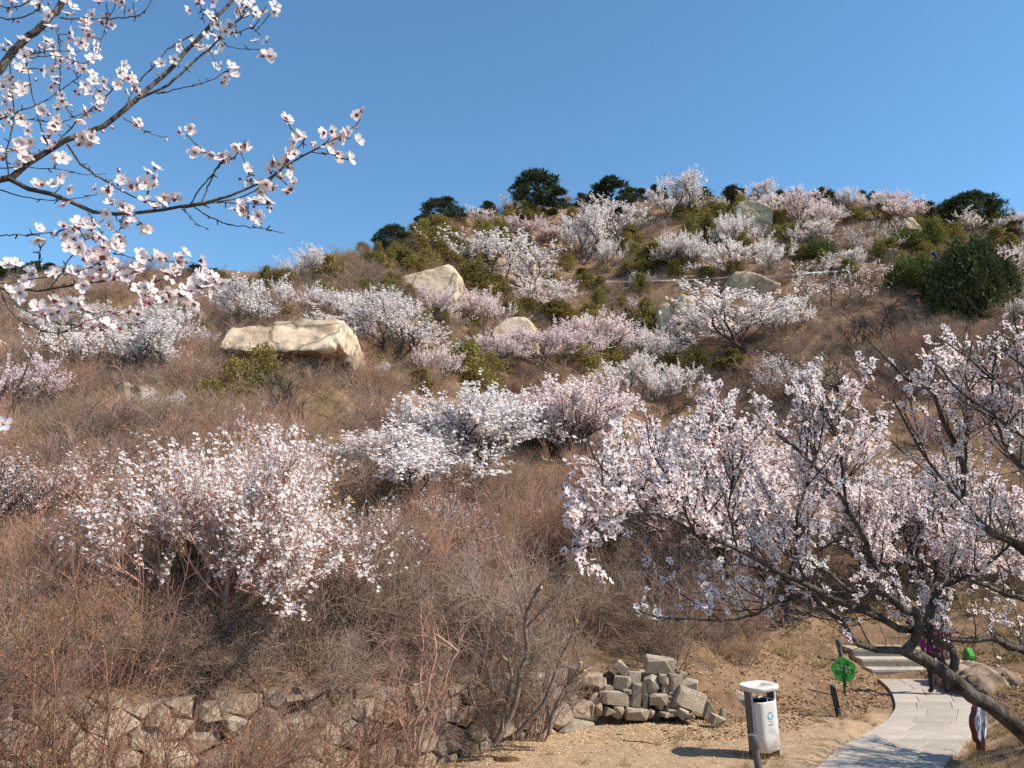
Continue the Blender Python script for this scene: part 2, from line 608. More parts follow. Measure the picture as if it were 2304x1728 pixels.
def build_ground():
    ys = np.concatenate([np.arange(-40, 0, 2.0), np.arange(0, 6, 0.4), np.arange(6, 21, 0.11), np.arange(21, 60, 0.35), np.arange(60, 150, 0.7), np.geomspace(150, 2500, 26)])
    aa = np.linspace(-1, 1, 321)
    aa = np.sign(aa) * (0.55 * np.abs(aa) + 1.9 * np.abs(aa) ** 4)
    X = aa[None] * (np.maximum(ys, 0)[:, None] + 11)
    Y = np.repeat(ys[:, None], len(aa), 1)
    Zz = H(X, Y)
    n, k = X.shape
    V = np.stack([X, Y, Zz], -1).reshape(-1, 3)
    i = np.arange(n - 1)[:, None] * k
    j = np.arange(k - 1)[None]
    q = np.stack([i + j, i + j + 1, i + k + j + 1, i + k + j], -1).reshape(-1, 4)
    acc = Acc()
    acc.add(V, q, 0, True)
    me = acc.mesh("ground", [M_ground])
    d, _ = base_h(X, Y)
    xl, xr = path_x(Y)
    tr = np.clip(-d / 0.9 + 0.2 + vnoise(X / 1.2, Y / 1.2, 8), 0, 1) * np.clip((X + 1.5) / 1.5, 0, 1) * np.clip((Y - 7.5) / 2, 0, 1) * np.clip((xr + 0.9 - X) / 0.5 + vnoise(X / .4, Y / .4, 9), 0, 1)
    tr = tr * np.clip((16.0 + 1.2 * vnoise(X / .8, Y / .8, 12) - Y) / 1.0, 0.12, 1)
    at_ = me.attributes.new("trampled", 'FLOAT', 'POINT')
    at_.data.foreach_set("value", tr.astype(np.float32).ravel())
    return tag(obj("ground", me), "brown soil hillside with a trampled tan clearing at its foot", "ground", kind="structure")


build_ground()

# ------------------------------------------------------------------ path and steps
def box_acc(acc, c, half, m=0, R=None):
    v = np.array([[x, y, z] for x in (-1, 1) for y in (-1, 1) for z in (-1, 1)], float) * half
    if R is not None:
        v = v @ np.asarray(R).T
    f = [[0, 1, 3, 2], [4, 6, 7, 5], [0, 4, 5, 1], [2, 3, 7, 6], [0, 2, 6, 4], [1, 5, 7, 3]]
    acc.add(v + np.asarray(c), f, m)


def rotz(a):
    c, s = math.cos(a), math.sin(a)
    return np.array([[c, -s, 0], [s, c, 0], [0, 0, 1.0]])


def prism(acc, poly, z0_, z1_, m=0, bev=0.0):
    """polygon (n,2) ccw extruded from z0 to z1 with a small top chamfer"""
    P = np.asarray(poly, float)
    n = len(P)
    c = P.mean(0)
    Q = c + (P - c) * (1 - bev / np.maximum(np.linalg.norm(P - c, axis=1, keepdims=True), 1e-6))
    zz = z1_ - bev * 0.7
    rings = [np.c_[P, np.full(n, z0_)], np.c_[P, np.full(n, zz)], np.c_[Q, np.full(n, z1_)]]
    f = []
    for r in range(2):
        for i in range(n):
            j = (i + 1) % n
            f.append([r * n + i, r * n + j, (r + 1) * n + j, (r + 1) * n + i])
    acc.add(np.vstack(rings), f, m)
    acc.add(rings[2], [list(range(n))], m)


def build_path():
    L = catmull(np.array(PL), 60)
    R = catmull(np.array(PR), 60)
    acc = Acc()
    V = np.vstack([L, R])
    V[:, 2] = -0.004
    f = [[i, 60 + i, 61 + i, i + 1] for i in range(59)]
    acc.add(V, f)
    root = tag(obj("path", acc.mesh("path", [M_mortar])), "pale grey stone-paved footpath curving to the steps", "path", kind="structure")
    rng = RS(5)
    cum = np.concatenate([[0], np.cumsum(np.linalg.norm(np.diff((L + R) / 2, axis=0), axis=1))])
    s = 0.0
    while s < cum[-1] - 0.25:
        s1 = min(s + rng.uniform(0.55, 0.75), cum[-1])
        if cum[-1] - s1 < 0.3:
            s1 = cum[-1]

        def edge(sv):
            return (np.array([np.interp(sv, cum, L[:, k]) for k in (0, 1)]), np.array([np.interp(sv, cum, R[:, k]) for k in (0, 1)]))
        cuts = [0, rng.uniform(.25, .42), rng.uniform(.58, .75), 1]
        for a, b in zip(cuts[:-1], cuts[1:]):
            poly = []
            g = 0.006
            for sv, tt in [(s + g, a), (s + g, b), ((s + s1) / 2, b), (s1 - g, b), (s1 - g, a), ((s + s1) / 2, a)]:
                l, r = edge(sv)
                gg = g / np.linalg.norm(r - l)
                t2 = tt + (gg if tt == a else -gg)
                poly.append(l + (r - l) * t2)
            c = np.mean(poly, 0)
            ac = Acc()
            prism(ac, np.array(poly) - c, -0.04, 0.012 + rng.uniform(-.003, .003), 0, 0.006)
            obj("paving_slab", ac.mesh("paving_slab", [M_slab]), root, (c[0], c[1], 0.0))
        s = s1
    # steps
    a, b = PL[-1], PR[-1]
    d = norm((b - a)[None])[0]
    nrm = np.array([-d[1], d[0], 0])
    steps = thing("stone_steps", "low pale stone steps climbing from the end of the footpath", "steps", (0, 0, 0))
    for i in range(3):
        w = np.linalg.norm(b - a) + 0.15
        c = (a + b) / 2 + nrm * (0.40 * i + 0.35) + np.array([-0.05 * i, 0, 0])
        acc = Acc()
        th = 0.165
        box_acc(acc, (0, 0, -0.25), (w / 2 - 0.02, 0.34, 0.25 + th - 0.05))
        box_acc(acc, (0, -0.01, th - 0.025), (w / 2, 0.36, 0.025))
        obj("step", acc.mesh("step", [M_slab]), steps, (c[0], c[1], th * i), (0, 0, math.atan2(d[1], d[0])))


build_path()

# ------------------------------------------------------------------ stones and boulders
def hull_mesh(name, pts, mats, cuts=0, disp=0.0, nscale=1.0, seed=0, smooth=False):
    bm = bmesh.new()
    for p in pts:
        bm.verts.new(Vector(p))
    r = bmesh.ops.convex_hull(bm, input=list(bm.verts))
    junk = list({g for g in r["geom_interior"] + r["geom_unused"] if isinstance(g, bmesh.types.BMVert)})
    if junk:
        bmesh.ops.delete(bm, geom=junk, context='VERTS')
    if cuts:
        for _ in range(cuts):
            bmesh.ops.subdivide_edges(bm, edges=[e for e in bm.edges if e.calc_length() > 0.02], cuts=1, use_grid_fill=True)
            bmesh.ops.triangulate(bm, faces=[f for f in bm.faces if len(f.verts) > 4])
        bmesh.ops.smooth_vert(bm, verts=list(bm.verts), factor=0.5, use_axis_x=True, use_axis_y=True, use_axis_z=True)
    bm.normal_update()
    if disp:
        for v in bm.verts:
            q = v.co * nscale + Vector((seed * 7.3, seed * 3.1, 0))
            n = mnoise.fractal(q, 0.9, 2.1, 6)
            ridge = -abs(mnoise.noise(q * 0.55 + Vector((9, 2, 5)))) + 0.25
            crack = -1.2 * max(0.0, 0.07 - abs(mnoise.noise(q * 0.45 + Vector((1, 12, 3))))) / 0.07
            v.co += v.normal * disp * (n * 0.7 + ridge * 0.6 + crack * 0.5)
    bmesh.ops.recalc_face_normals(bm, faces=list(bm.faces))
    for f in bm.faces:
        f.smooth = smooth
    me = bpy.data.meshes.new(name)
    bm.to_mesh(me)
    bm.free()
    for m in mats:
        me.materials.append(m)
    return me


def stone_pts(rng, n=22, power=0.42):
    p = rng.uniform(-1, 1, (n, 3))
    p = norm(p)
    p = np.sign(p) * np.abs(p) ** power
    return p * rng.uniform(0.82, 1.0, (n, 1)) / np.abs(p).max()


STONES = [hull_mesh("stone", stone_pts(RS(100 + i)), [M_stone]) for i in range(14)]


STONES_P = [hull_mesh("stone", stone_pts(RS(140 + i), 26, [.42, .6, .35][i % 3]), [M_stonepale]) for i in range(14)]


def clip_poly(poly, p, n):
    """keep the side where (q-p).n <= 0"""
    out = []
    for i in range(len(poly)):
        a, b = poly[i], poly[(i + 1) % len(poly)]
        da, db = (a - p) @ n, (b - p) @ n
        if da <= 0:
            out.append(a)
        if da * db < 0:
            out.append(a + (b - a) * da / (da - db))
    return out


def build_wall():
    o0 = np.array([-0.8, 12.6, 0])
    root = thing("dry_stone_wall", "long dry stone retaining wall of rough tan stones below the thicket", "wall", o0)
    rng = RS(11)
    line = np.array([[-8.2, 5.7], [-6.6, 6.95], [-5.2, 8.1], [-0.8, 12.75], [0.3, 13.8], [1.25, 14.65]])
    seg = np.concatenate([[0], np.cumsum(np.linalg.norm(np.diff(line, axis=0), axis=1))])

    def pos(s_):
        return np.array([np.interp(s_, seg, line[:, 0]), np.interp(s_, seg, line[:, 1])])

    def lim(s_):
        p = pos(s_)
        return float(np.interp(p[1], [5, 7, 10], [.9, .3, -.08])), float(np.interp(p[0], WT_X, WT_Y)) + .12
    AS = 1.45
    pts = []
    for tries in range(9000):
        s_ = rng.uniform(0, seg[-1])
        lo, hi = lim(s_)
        z = rng.uniform(lo, hi)
        r = .15 + .17 * rng.rand() ** 2.0 + (.07 if z < (lo + hi) / 2 else 0)
        q = np.array([s_, z * AS])
        if all(np.hypot(*(q - p_)) > (r + r2) * .72 for p_, r2 in pts):
            pts.append((q, r))
    Q = np.array([p_ for p_, _ in pts])
    RR = np.array([r for _, r in pts])
    for i, (q, r) in enumerate(pts):
        lo, hi = lim(q[0])
        poly = [q + np.array(v) for v in ((-.5, -.5), (.5, -.5), (.5, .5), (-.5, .5))]
        for j in np.argsort(np.hypot(*(Q - q).T))[1:16]:
            n_ = Q[j] - q
            d_ = np.hypot(*n_)
            n_ = n_ / d_
            t_ = (d_ * d_ + RR[i] ** 2 - RR[j] ** 2) / (2 * d_)
            poly = clip_poly(poly, q + n_ * t_, n_)
            if len(poly) < 3:
                break
        for pz, nz in ((lo * AS, -1), ((hi + rng.uniform(-.05, .12)) * AS, 1)):
            if len(poly) >= 3:
                poly = clip_poly(poly, np.array([q[0], pz]), np.array([0.0, nz]))
        if len(poly) < 3 or rng.rand() < .03:
            continue
        P = np.array(poly)
        c = P.mean(0)
        P = P - c
        P[:, 1] /= AS
        p = pos(c[0])
        t = pos(min(c[0] + .1, seg[-1])) - pos(max(c[0] - .1, 0))
        ang = math.atan2(t[1], t[0])
        nn = np.array([math.sin(ang), -math.cos(ang)])
        z = c[1] / AS
        out = rng.uniform(.06, .17)
        ft = .55 + .3 * rng.rand()
        P = P + rng.randn(*P.shape) * .012
        layers = [np.c_[P * ft + rng.randn(2) * .02, np.full(len(P), -out) + rng.randn(len(P)) * .02][:, [0, 2, 1]],
                  np.c_[P * (.86 + .06 * rng.rand(len(P), 1)), np.full(len(P), -out * .72) + rng.randn(len(P)) * .02][:, [0, 2, 1]],
                  np.c_[P * .97, np.full(len(P), -.02) + rng.randn(len(P)) * .02][:, [0, 2, 1]], np.c_[P * .9, np.full(len(P), .2)][:, [0, 2, 1]]]
        me = hull_mesh("stone", np.vstack(layers), [M_stone])
        b_ = p + nn * (-.10 * z + rng.uniform(-.03, .03))
        obj("stone", me, root, (b_[0] - o0[0], b_[1] - o0[1], z), (rng.uniform(-.06, .06), rng.uniform(-.05, .05), ang + rng.uniform(-.08, .08)))
    return root


build_wall()


def build_stone_pile():
    zf = Z(10)
    stones = [(1075, 295, 370, 190, 5), (630, 330, 200, 130, 35), (640, 490, 220, 170, 10), (775, 445, 170, 140, 0), (980, 510, 200, 220, -8), (1110, 455, 110, 110, 0),
              (1245, 505, 160, 220, 3), (1430, 525, 190, 120, 10), (1335, 410, 130, 85, 20), (1420, 700, 350, 230, 22), (1130, 565, 95, 120, 0), (1055, 690, 230, 130, 0),
              (1205, 628, 90, 50, 0), (1195, 672, 90, 60, 0), (530, 670, 370, 160, 5), (790, 650, 125, 290, 5), (890, 620, 85, 240, -3), (905, 730, 65, 190, 6),
              (790, 860, 280, 130, 3), (565, 835, 150, 150, 20), (450, 845, 150, 110, 25), (350, 800, 105, 150, 0), (210, 800, 210, 150, 10), (265, 540, 115, 170, -15),
              (385, 510, 115, 140, 10), (1260, 750, 140, 140, 30), (1080, 770, 95, 80, 0), (1165, 755, 75, 90, 10), (1230, 840, 190, 75, 5), (960, 865, 85, 110, 35),
              (1120, 870, 110, 65, 0), (1340, 850, 130, 120, 30), (1220, 885, 140, 45, 0), (1420, 880, 140, 60, 0), (660, 600, 110, 70, 0), (300, 660, 130, 110, 0), (330, 700, 90, 90, 0),
              (460, 560, 110, 90, 0), (1480, 610, 110, 90, 40), (1330, 600, 90, 100, 0), (690, 740, 90, 100, 20), (1000, 620, 80, 80, 0), (820, 770, 60, 80, 0)]
    o0 = np.array([2.3, 14.9, 0.0])
    root = thing("stone_pile", "stacked heap of pale rough stones topped by a flat slab", "stone pile", o0)
    rng = RS(21)
    for X, Y, w, h, a in stones:
        u, v = zf(X, Y)
        dep = 14.78 + 0.25 * (900 - Y) / 600
        p = at(u, v, dep)
        k = dep / F / 5.267
        obj("stone", STONES_P[rng.randint(14)], root, p - o0, (rng.uniform(-.15, .15), math.radians(a), rng.uniform(-.25, .25)), (w * k / 2 * 1.08, rng.uniform(.16, .24) if w > 100 else .12, h * k / 2 * 1.1))
    # rubble filling the heart of the pile
    for i in range(40):
        X, Y = rng.uniform(300, 1500), rng.uniform(450, 900)
        if Y < 430 + abs(X - 950) * 0.25:
            continue
        u, v = zf(X, Y)
        p = at(u, v, 15.05 + 0.25 * (900 - Y) / 600)
        s = rng.uniform(.09, .16)
        obj("stone", STONES_P[rng.randint(14)], root, p - o0, tuple(rng.uniform(-.6, .6, 3)), (s * 1.3, s, s))
    # the single stones that have rolled off
    loose = [(1985, 710, 240, 230, 30, "large tilted grey-tan stone lying beside the litter bin"), (1640, 830, 160, 210, -25, "dark pitted stone leaning at the end of the stone pile"),
             (1750, 950, 190, 130, 20, "flat grey stone lying in front of the stone pile's end"), (1690, 740, 110, 130, 35, "small upright tan stone between the pile and the big tilted stone"),
             (1820, 880, 85, 170, 5, "narrow upright dark stone next to the flat grey stone"), (1795, 645, 95, 55, 10, "small flat brown stone behind the big tilted stone"),
             (1590, 690, 75, 100, 15, "small rounded stone resting against the big mossy pile stone"), (1720, 610, 65, 65, 0, "little cube-like stone at the edge of the leaf litter")]
    for X, Y, w, h, a, lab in loose:
        u, v = zf(X, Y)
        ub, vb = zf(X, Y + h * 0.42)
        g = z0(ub, vb, 0.03)
        k = g[1] / F / 5.267
        o = obj("loose_stone", STONES_P[rng.randint(14)], None, at(u, v, g[1] + .1), (rng.uniform(-.1, .1), math.radians(a), rng.uniform(-.3, .3)), (w * k / 2 * 1.05, max(.07, w * k * .4), h * k / 2 * 1.05))
        tag(o, lab, "stone", "stones rolled off the pile")


build_stone_pile()


def boulder(name, label, zi, outline, T, tilt=0.0, depth=None, mat=None, disp=0.16, seed=1, front=0.80, back=0.85, cuts=3, midy=0.3, sink=0.3, smooth=True):
    zf = Z(zi)
    px = [zf(*p) for p in outline]
    ub = np.mean([p[0] for p in px])
    vb = max(p[1] for p in px)
    if depth is None:
        depth = hit(ub, vb - 2)[1]
    P = np.array([at(u, v, depth) for u, v in px])
    c = P.mean(0)
    c[2] = P[:, 2].min()
    h = P[:, 2].max() - P[:, 2].min()
    pts = []
    cc = P.mean(0)
    for sc, dy in ((front, -T * midy), (1.0, 0.0), (1.0, T * 0.35), (back, T * (1 - midy))):
        q = cc + (P - cc) * sc
        q[:, 1] = depth + dy + tilt * (q[:, 2] - c[2] - h * 0.3)
        pts.append(q)
    pts = np.vstack(pts)
    low = pts[pts[:, 2] < c[2] + 0.3 * h].copy()
    low[:, 2] -= sink
    pts = np.vstack([pts, low]) - c
    me = hull_mesh(name, pts, [mat or M_boulder], cuts, disp, 0.9 / max(h, .5) * 1.6, seed, smooth)
    return tag(obj(name, me, None, c), label, "boulder", "boulders on the hillside")


SLAB_Y = hit(*Z(4)(1650, 760))[1]
boulder("boulder", "huge long pale slab boulder overhanging the two olive cypresses", 4, [(1450, 655), (1458, 590), (1500, 505), (1640, 470), (1900, 437), (2150, 430), (2230, 445), (2260, 520), (2230, 640), (2150, 668), (1900, 672), (1700, 682)], 5.0, 0.75, SLAB_Y, disp=0.14, seed=3, front=0.99, midy=0.02, cuts=4, sink=0.05)
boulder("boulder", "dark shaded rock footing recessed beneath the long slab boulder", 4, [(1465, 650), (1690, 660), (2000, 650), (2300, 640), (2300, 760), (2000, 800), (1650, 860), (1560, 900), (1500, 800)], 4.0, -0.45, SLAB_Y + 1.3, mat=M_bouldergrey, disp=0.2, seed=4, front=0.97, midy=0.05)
boulder("boulder", "tall cream boulder with a sloping flat top and dark left face", 2, [(272, 830), (640, 728), (690, 800), (700, 830), (680, 960), (560, 1010), (330, 960), (280, 900)], 4.5, 0.15, None, seed=5, front=0.85, disp=0.14)
boulder("boulder", "rounded cream boulder with crack lines rising behind pink blossom", 2, [(850, 1165), (960, 1090), (1010, 1060), (1120, 1052), (1165, 1100), (1220, 1190), (1200, 1290), (900, 1300)], 3.4, 0.35, None, seed=6, disp=0.13)
boulder("boulder", "upright grey square boulder with a split right edge near the skyline", 3, [(322, 385), (335, 312), (400, 308), (470, 318), (560, 355), (562, 470), (560, 530), (480, 500), (330, 460)], 4.0, -0.2, None, mat=M_boulder, seed=7, front=0.97, midy=0.05, disp=0.12)
boulder("boulder", "flat wedge boulder with sunlit top below the white tape", 3, [(278, 810), (300, 780), (410, 778), (520, 820), (618, 850), (575, 880), (470, 930), (300, 900)], 3.5, -0.35, None, seed=8, front=0.97, midy=0.1, disp=0.12)
boulder("boulder", "sloping brown-backed boulder with a lit edge below the dark round pine", 3, [(1405, 450), (1430, 410), (1465, 405), (1530, 490), (1525, 515), (1430, 500)], 2.5, 0.1, None, seed=9, disp=0.1)
boulder("boulder", "small pointed tan boulder among blossom under the ridge", 2, [(1750, 580), (1795, 537), (1830, 570), (1828, 630), (1760, 630)], 1.6, 0.2, None, seed=10, disp=0.1)
boulder("boulder", "small pale two-toned boulder in olive bushes on the upper left slope", 2, [(505, 512), (550, 470), (582, 480), (575, 535), (520, 545)], 1.8, 0.1, None, seed=11, disp=0.1)
boulder("boulder", "low pale rock peeping out of brush below the ridge pines", 2, [(665, 478), (700, 460), (745, 465), (745, 495), (670, 495)], 1.4, 0.2, None, seed=12, disp=0.1)
boulder("boulder", "small white-lit rock at the left shoulder of the hill", 2, [(140, 700), (160, 675), (195, 675), (210, 695), (195, 715), (150, 715)], 1.3, 0.3, None, seed=13, disp=0.1)
boulder("boulder", "small rounded pale rock on the crest right of the big pine", 2, [(1475, 350), (1500, 338), (1520, 345), (1520, 375), (1478, 375)], 1.2, 0.1, None, seed=14, disp=0.08)
boulder("boulder", "grey dome rock between blossom trees on the upper slope", 2, [(1985, 440), (2010, 420), (2035, 440), (2030, 470), (1990, 470)], 1.3, 0.0, None, mat=M_bouldergrey, seed=15, disp=0.08)
boulder("boulder", "little cream rock beside the low olive bush right of the pointed boulder", 2, [(1940, 610), (1960, 597), (1980, 610), (1970, 632), (1945, 630)], 1.0, 0.2, None, seed=16, disp=0.06)
boulder("boulder", "broad tan pointed outcrop behind the far left blossoms", 4, [(1040, 440), (1090, 380), (1190, 325), (1240, 360), (1350, 440), (1330, 520), (1060, 520)], 5.0, 0.3, None, mat=M_bouldergrey, seed=17, disp=0.16)
boulder("boulder", "fissured tan cliff block above the cypress in the middle slope", 2, [(2090, 950), (2130, 925), (2212, 970), (2215, 1150), (2150, 1120), (2080, 1060)], 3.0, -0.1, None, seed=18, disp=0.3, front=0.95)
boulder("boulder", "tall layered cream cliff face left of the fissured block", 2, [(1960, 1000), (2030, 960), (2090, 1010), (2110, 1120), (2060, 1180), (1970, 1170)], 3.0, 0.1, None, seed=19, disp=0.3)
boulder("boulder", "low layered ledge of rock right under the cliff blocks", 12, [(150, 1500), (260, 1400), (420, 1380), (430, 1470), (300, 1560), (160, 1560)], 2.0, 0.2, None, seed=29, disp=0.2)
boulder("boulder", "grey layered rock slab under the leaning bare branches", 4, [(790, 960), (840, 905), (930, 890), (1030, 920), (1050, 990), (980, 1040), (880, 1045), (820, 1010)], 2.5, 0.1, None, mat=M_bouldergrey, seed=20, disp=0.22)
boulder("boulder", "cracked pale rock at the left edge above the pink blossom tree", 4, [(-60, 640), (0, 615), (125, 650), (130, 740), (60, 760), (-60, 740)], 3.0, 0.2, None, seed=21, disp=0.2)
boulder("boulder", "streaked brown rock standing next to the cracked pale rock", 4, [(140, 690), (200, 660), (290, 690), (280, 780), (180, 790)], 2.5, 0.2, None, mat=M_bouldergrey, seed=22, disp=0.2)
boulder("boulder", "weathered grey-tan rock half buried at the left edge in brush", 4, [(-60, 1210), (30, 1190), (110, 1250), (100, 1330), (-60, 1340)], 2.4, 0.3, None, mat=M_bouldergrey, seed=23, disp=0.2)
boulder("boulder", "small tan stone block in the brown brush below the grey slab", 4, [(700, 1160), (760, 1130), (820, 1170), (800, 1220), (720, 1220)], 1.2, 0.2, None, mat=M_bouldergrey, seed=24, disp=0.1)
boulder("boulder", "cream rock next to the broken step under the white tape", 3, [(825, 745), (850, 718), (900, 722), (925, 750), (890, 765), (830, 765)], 1.6, 0.1, None, seed=25, disp=0.1)
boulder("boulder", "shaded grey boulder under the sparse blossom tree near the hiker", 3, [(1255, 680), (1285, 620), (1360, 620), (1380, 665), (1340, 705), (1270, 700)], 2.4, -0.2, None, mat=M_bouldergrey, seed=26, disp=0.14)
boulder("boulder", "pale bare earth ledge below the flat wedge boulder", 3, [(610, 960), (660, 910), (710, 940), (705, 985), (620, 990)], 2.0, 0.4, None, seed=27, disp=0.2)
boulder("boulder", "squat brown boulder with a sunlit tan top beside the steps", 9, [(1450, 640), (1520, 540), (1650, 500), (1880, 470), (2100, 530), (2130, 660), (1980, 740), (1800, 770), (1560, 720)], 1.6, 0.5, 17.2, mat=M_bouldergrey, seed=28, disp=0.16, front=0.97, sink=0.4)
boulder("boulder", "low tan rock slab rising behind the squat boulder at the right bank", 9, [(1850, 480), (1950, 390), (2150, 350), (2400, 400), (2420, 600), (2000, 600)], 1.8, 0.6, 19.0, mat=M_boulder, seed=30, disp=0.1, sink=0.5)

# ------------------------------------------------------------------ plant meshes
QUAD2 = (np.array([[-1, -.6, 0], [1, -.5, .1], [.9, .6, 0], [-.9, .6, .1], [-.1, -.8, -.8], [.1, -.8, .8], [0, .8, .8], [0, .7, -.8]], float), np.array([[0, 1, 2, 3], [4, 5, 6, 7]]))


PUFF = (np.array([[-1, -.5, .2], [0, -1, .15], [1, -.4, .2], [.8, .7, .2], [-.2, 1, .15], [-.9, .5, .2], [0, 0, -.15]], float), np.array([[0, 1, 2, 6], [2, 3, 4, 6], [4, 5, 0, 6]]))


def petal_flower():
    v, f = [], []
    for k in range(5):
        a = 2 * math.pi * k / 5
        ca, sa = math.cos(a), math.sin(a)
        for r, w, z in [(0.08, 0.0, 0.0), (0.62, 0.36, 0.22), (1.0, 0.0, 0.30), (0.62, -0.36, 0.22)]:
            v.append([r * ca - w * sa, r * sa + w * ca, z])
        f.append([4 * k, 4 * k + 1, 4 * k + 2, 4 * k + 3])
    return np.array(v), np.array(f)


FLOWER5 = petal_flower()


def calyx_star():
    v, f = [[0, 0, -.35]], []
    for k in range(5):
        a = 2 * math.pi * (k + .5) / 5
        v.append([.30 * math.cos(a), .30 * math.sin(a), 0.06])
    for k in range(5):
        f.append([0, 1 + k, 1 + (k + 1) % 5])
    return np.array(v, float), np.array(f)


CALYX = calyx_star()
LEAF = (np.array([[0, -1, 0], [.35, 0, .12], [0, 1, 0], [-.35, 0, .12]], float), np.array([[0, 1, 2], [0, 2, 3]]))


def stems_fan(rng, n, spread, lean=(0, 0), jitter=0.12):
    a = rng.uniform(0, 2 * math.pi, n)
    th = rng.uniform(0.15, 1, n) * spread
    D = np.stack([np.sin(th) * np.cos(a) + lean[0], np.sin(th) * np.sin(a) + lean[1], np.cos(th)], 1)
    P = np.stack([np.cos(a) * jitter, np.sin(a) * jitter, np.full(n, -0.15)], 1) * rng.uniform(0.3, 1, (n, 1))
    P[:, 2] = -0.15
    return P, norm(D)


def blossom_tree(name, seed, petal_mat, H_=4.0, nstem=4, spread=0.75, dens=1.0, fsize=0.05, kk=(4, 6, 5), flower="far", shoot=(0.35, 0.75), bark=None, lowbare=0.30, pmats=None, stemr=0.055):
    rng = RS(seed)
    wood, bl = Acc(), Acc()
    P, D = stems_fan(rng, nstem, spread)
    L0 = rng.uniform(.42, .58, nstem) * H_
    A = grow(rng, P, D, L0, 7, 0.16, 0.05)
    tubes(wood, A, stemr * rng.uniform(.7, 1.1, nstem), stemr * 0.5, 5)
    p, d, t = spawn(rng, A, kk[0], .35, 1.0, .35, .95, 0.15)
    B = grow(rng, p, d, rng.uniform(.28, .45, len(p)) * H_, 6, 0.14, 0.03)
    tubes(wood, B, stemr * .42, stemr * .2, 4)
    p, d, t = spawn(rng, B, kk[1], .2, 1.0, .3, .9, 0.25)
    C = grow(rng, p, d, rng.uniform(.13, .24, len(p)) * H_, 5, 0.10, 0.06)
    tubes(wood, C, stemr * .2, stemr * .09, 3)
    p, d, t = spawn(rng, C, kk[2], .1, 1.0, .2, .85, 0.4)
    E = grow(rng, p, d, rng.uniform(*shoot, len(p)) * H_ / 4, 4, 0.05, 0.06)
    tubes(wood, E, stemr * .1, stemr * .06, 3)
    zmin = lowbare * H_

    def flowers(L, per, t0, t1, prob):
        n = len(L)
        t = rng.uniform(t0, t1, (n, per))
        s = t * (L.shape[1] - 1)
        i = np.minimum(s.astype(int), L.shape[1] - 2)
        bi = np.arange(n)[:, None]
        q = L[bi, i] + (L[bi, i + 1] - L[bi, i]) * (s - i)[..., None]
        keepshoot = rng.rand(n, 1) < prob
        q = q[np.broadcast_to(keepshoot, (n, per))]
        keep = rng.rand(len(q)) < np.clip((q[:, 2] - zmin * 0.6) / zmin, 0.04, 1)
        q = q[keep]
        q = q + rng.randn(*q.shape) * fsize * 0.55
        sz = fsize * rng.uniform(.6, 1.15, len(q))
        if flower == "far":
            stamp(bl, *PUFF, q, frames(rng.randn(len(q), 3) * .6 + np.array([.45, -.25, .6]), rng), sz * 0.66, 0)
        else:
            Nn = norm(rng.randn(len(q), 3) * .6 + np.array([.4, -.3, .55]))
            Rm = frames(Nn, rng)
            stamp(bl, *FLOWER5, q, Rm, sz * .62, 0)
            k = rng.rand(len(q)) < .4
            stamp(bl, *CALYX, q[k], Rm[k], sz[k] * .62, 1)
    flowers(E, int(13 * dens) + 1, .05, 1.0, min(.97, 0.60 + .35 * dens))
    flowers(C, int(10 * dens) + 1, .3, 1.0, min(.95, 0.5 + .4 * dens))
    wm = wood.mesh(name + "_wood", [bark or M_twigfar])
    bm_ = bl.mesh(name + "_blossom", [petal_mat, M_calyx])
    co = np.concatenate([a.reshape(-1, 3) for a in (E,)])
    w = np.percentile(co[:, 0], 97) - np.percentile(co[:, 0], 3)
    h = np.percentile(co[:, 2], 99.0)
    return wm, bm_, w, h


def bare_shrub_mesh(name, seed, mat, H_=2.0, nstem=12, kk=(7, 6), spread=0.75, wig=0.14, rad=0.016, up=0.12, extra=None, emat=None, tw=(0.10, 0.26)):
    rng = RS(seed)
    acc = Acc()
    P, D = stems_fan(rng, nstem, spread, jitter=0.10 * H_)
    A = grow(rng, P, D, rng.uniform(.6, 1.05, nstem) * H_, 8, wig, up * .3)
    tubes(acc, A, rad * rng.uniform(.5, 1.1, nstem), rad * .22, 4)
    p, d, t = spawn(rng, A, kk[0], .18, .98, .35, 1.0, up)
    B = grow(rng, p, d, rng.uniform(.22, .45, len(p)) * H_ * (1.15 - .6 * t), 5, wig, up * .4)
    tubes(acc, B, rad * .34, rad * .16, 3)
    p, d, t = spawn(rng, B, kk[1], .1, 1, .35, 1.1, up)
    C = grow(rng, p, d, rng.uniform(*tw, len(p)) * H_, 4, wig * .8, up * .3)
    tubes(acc, C, rad * .19, rad * .11, 3)
    if extra:
        q = C[:, -1][rng.rand(len(C)) < .8]
        q2 = C[:, 2][rng.rand(len(C)) < .6]
        q = np.vstack([q, q2])
        stamp(acc, *LEAF, q, randrot(rng, len(q)), extra, 1)
    return acc.mesh(name, [mat] + ([emat] if emat else []))


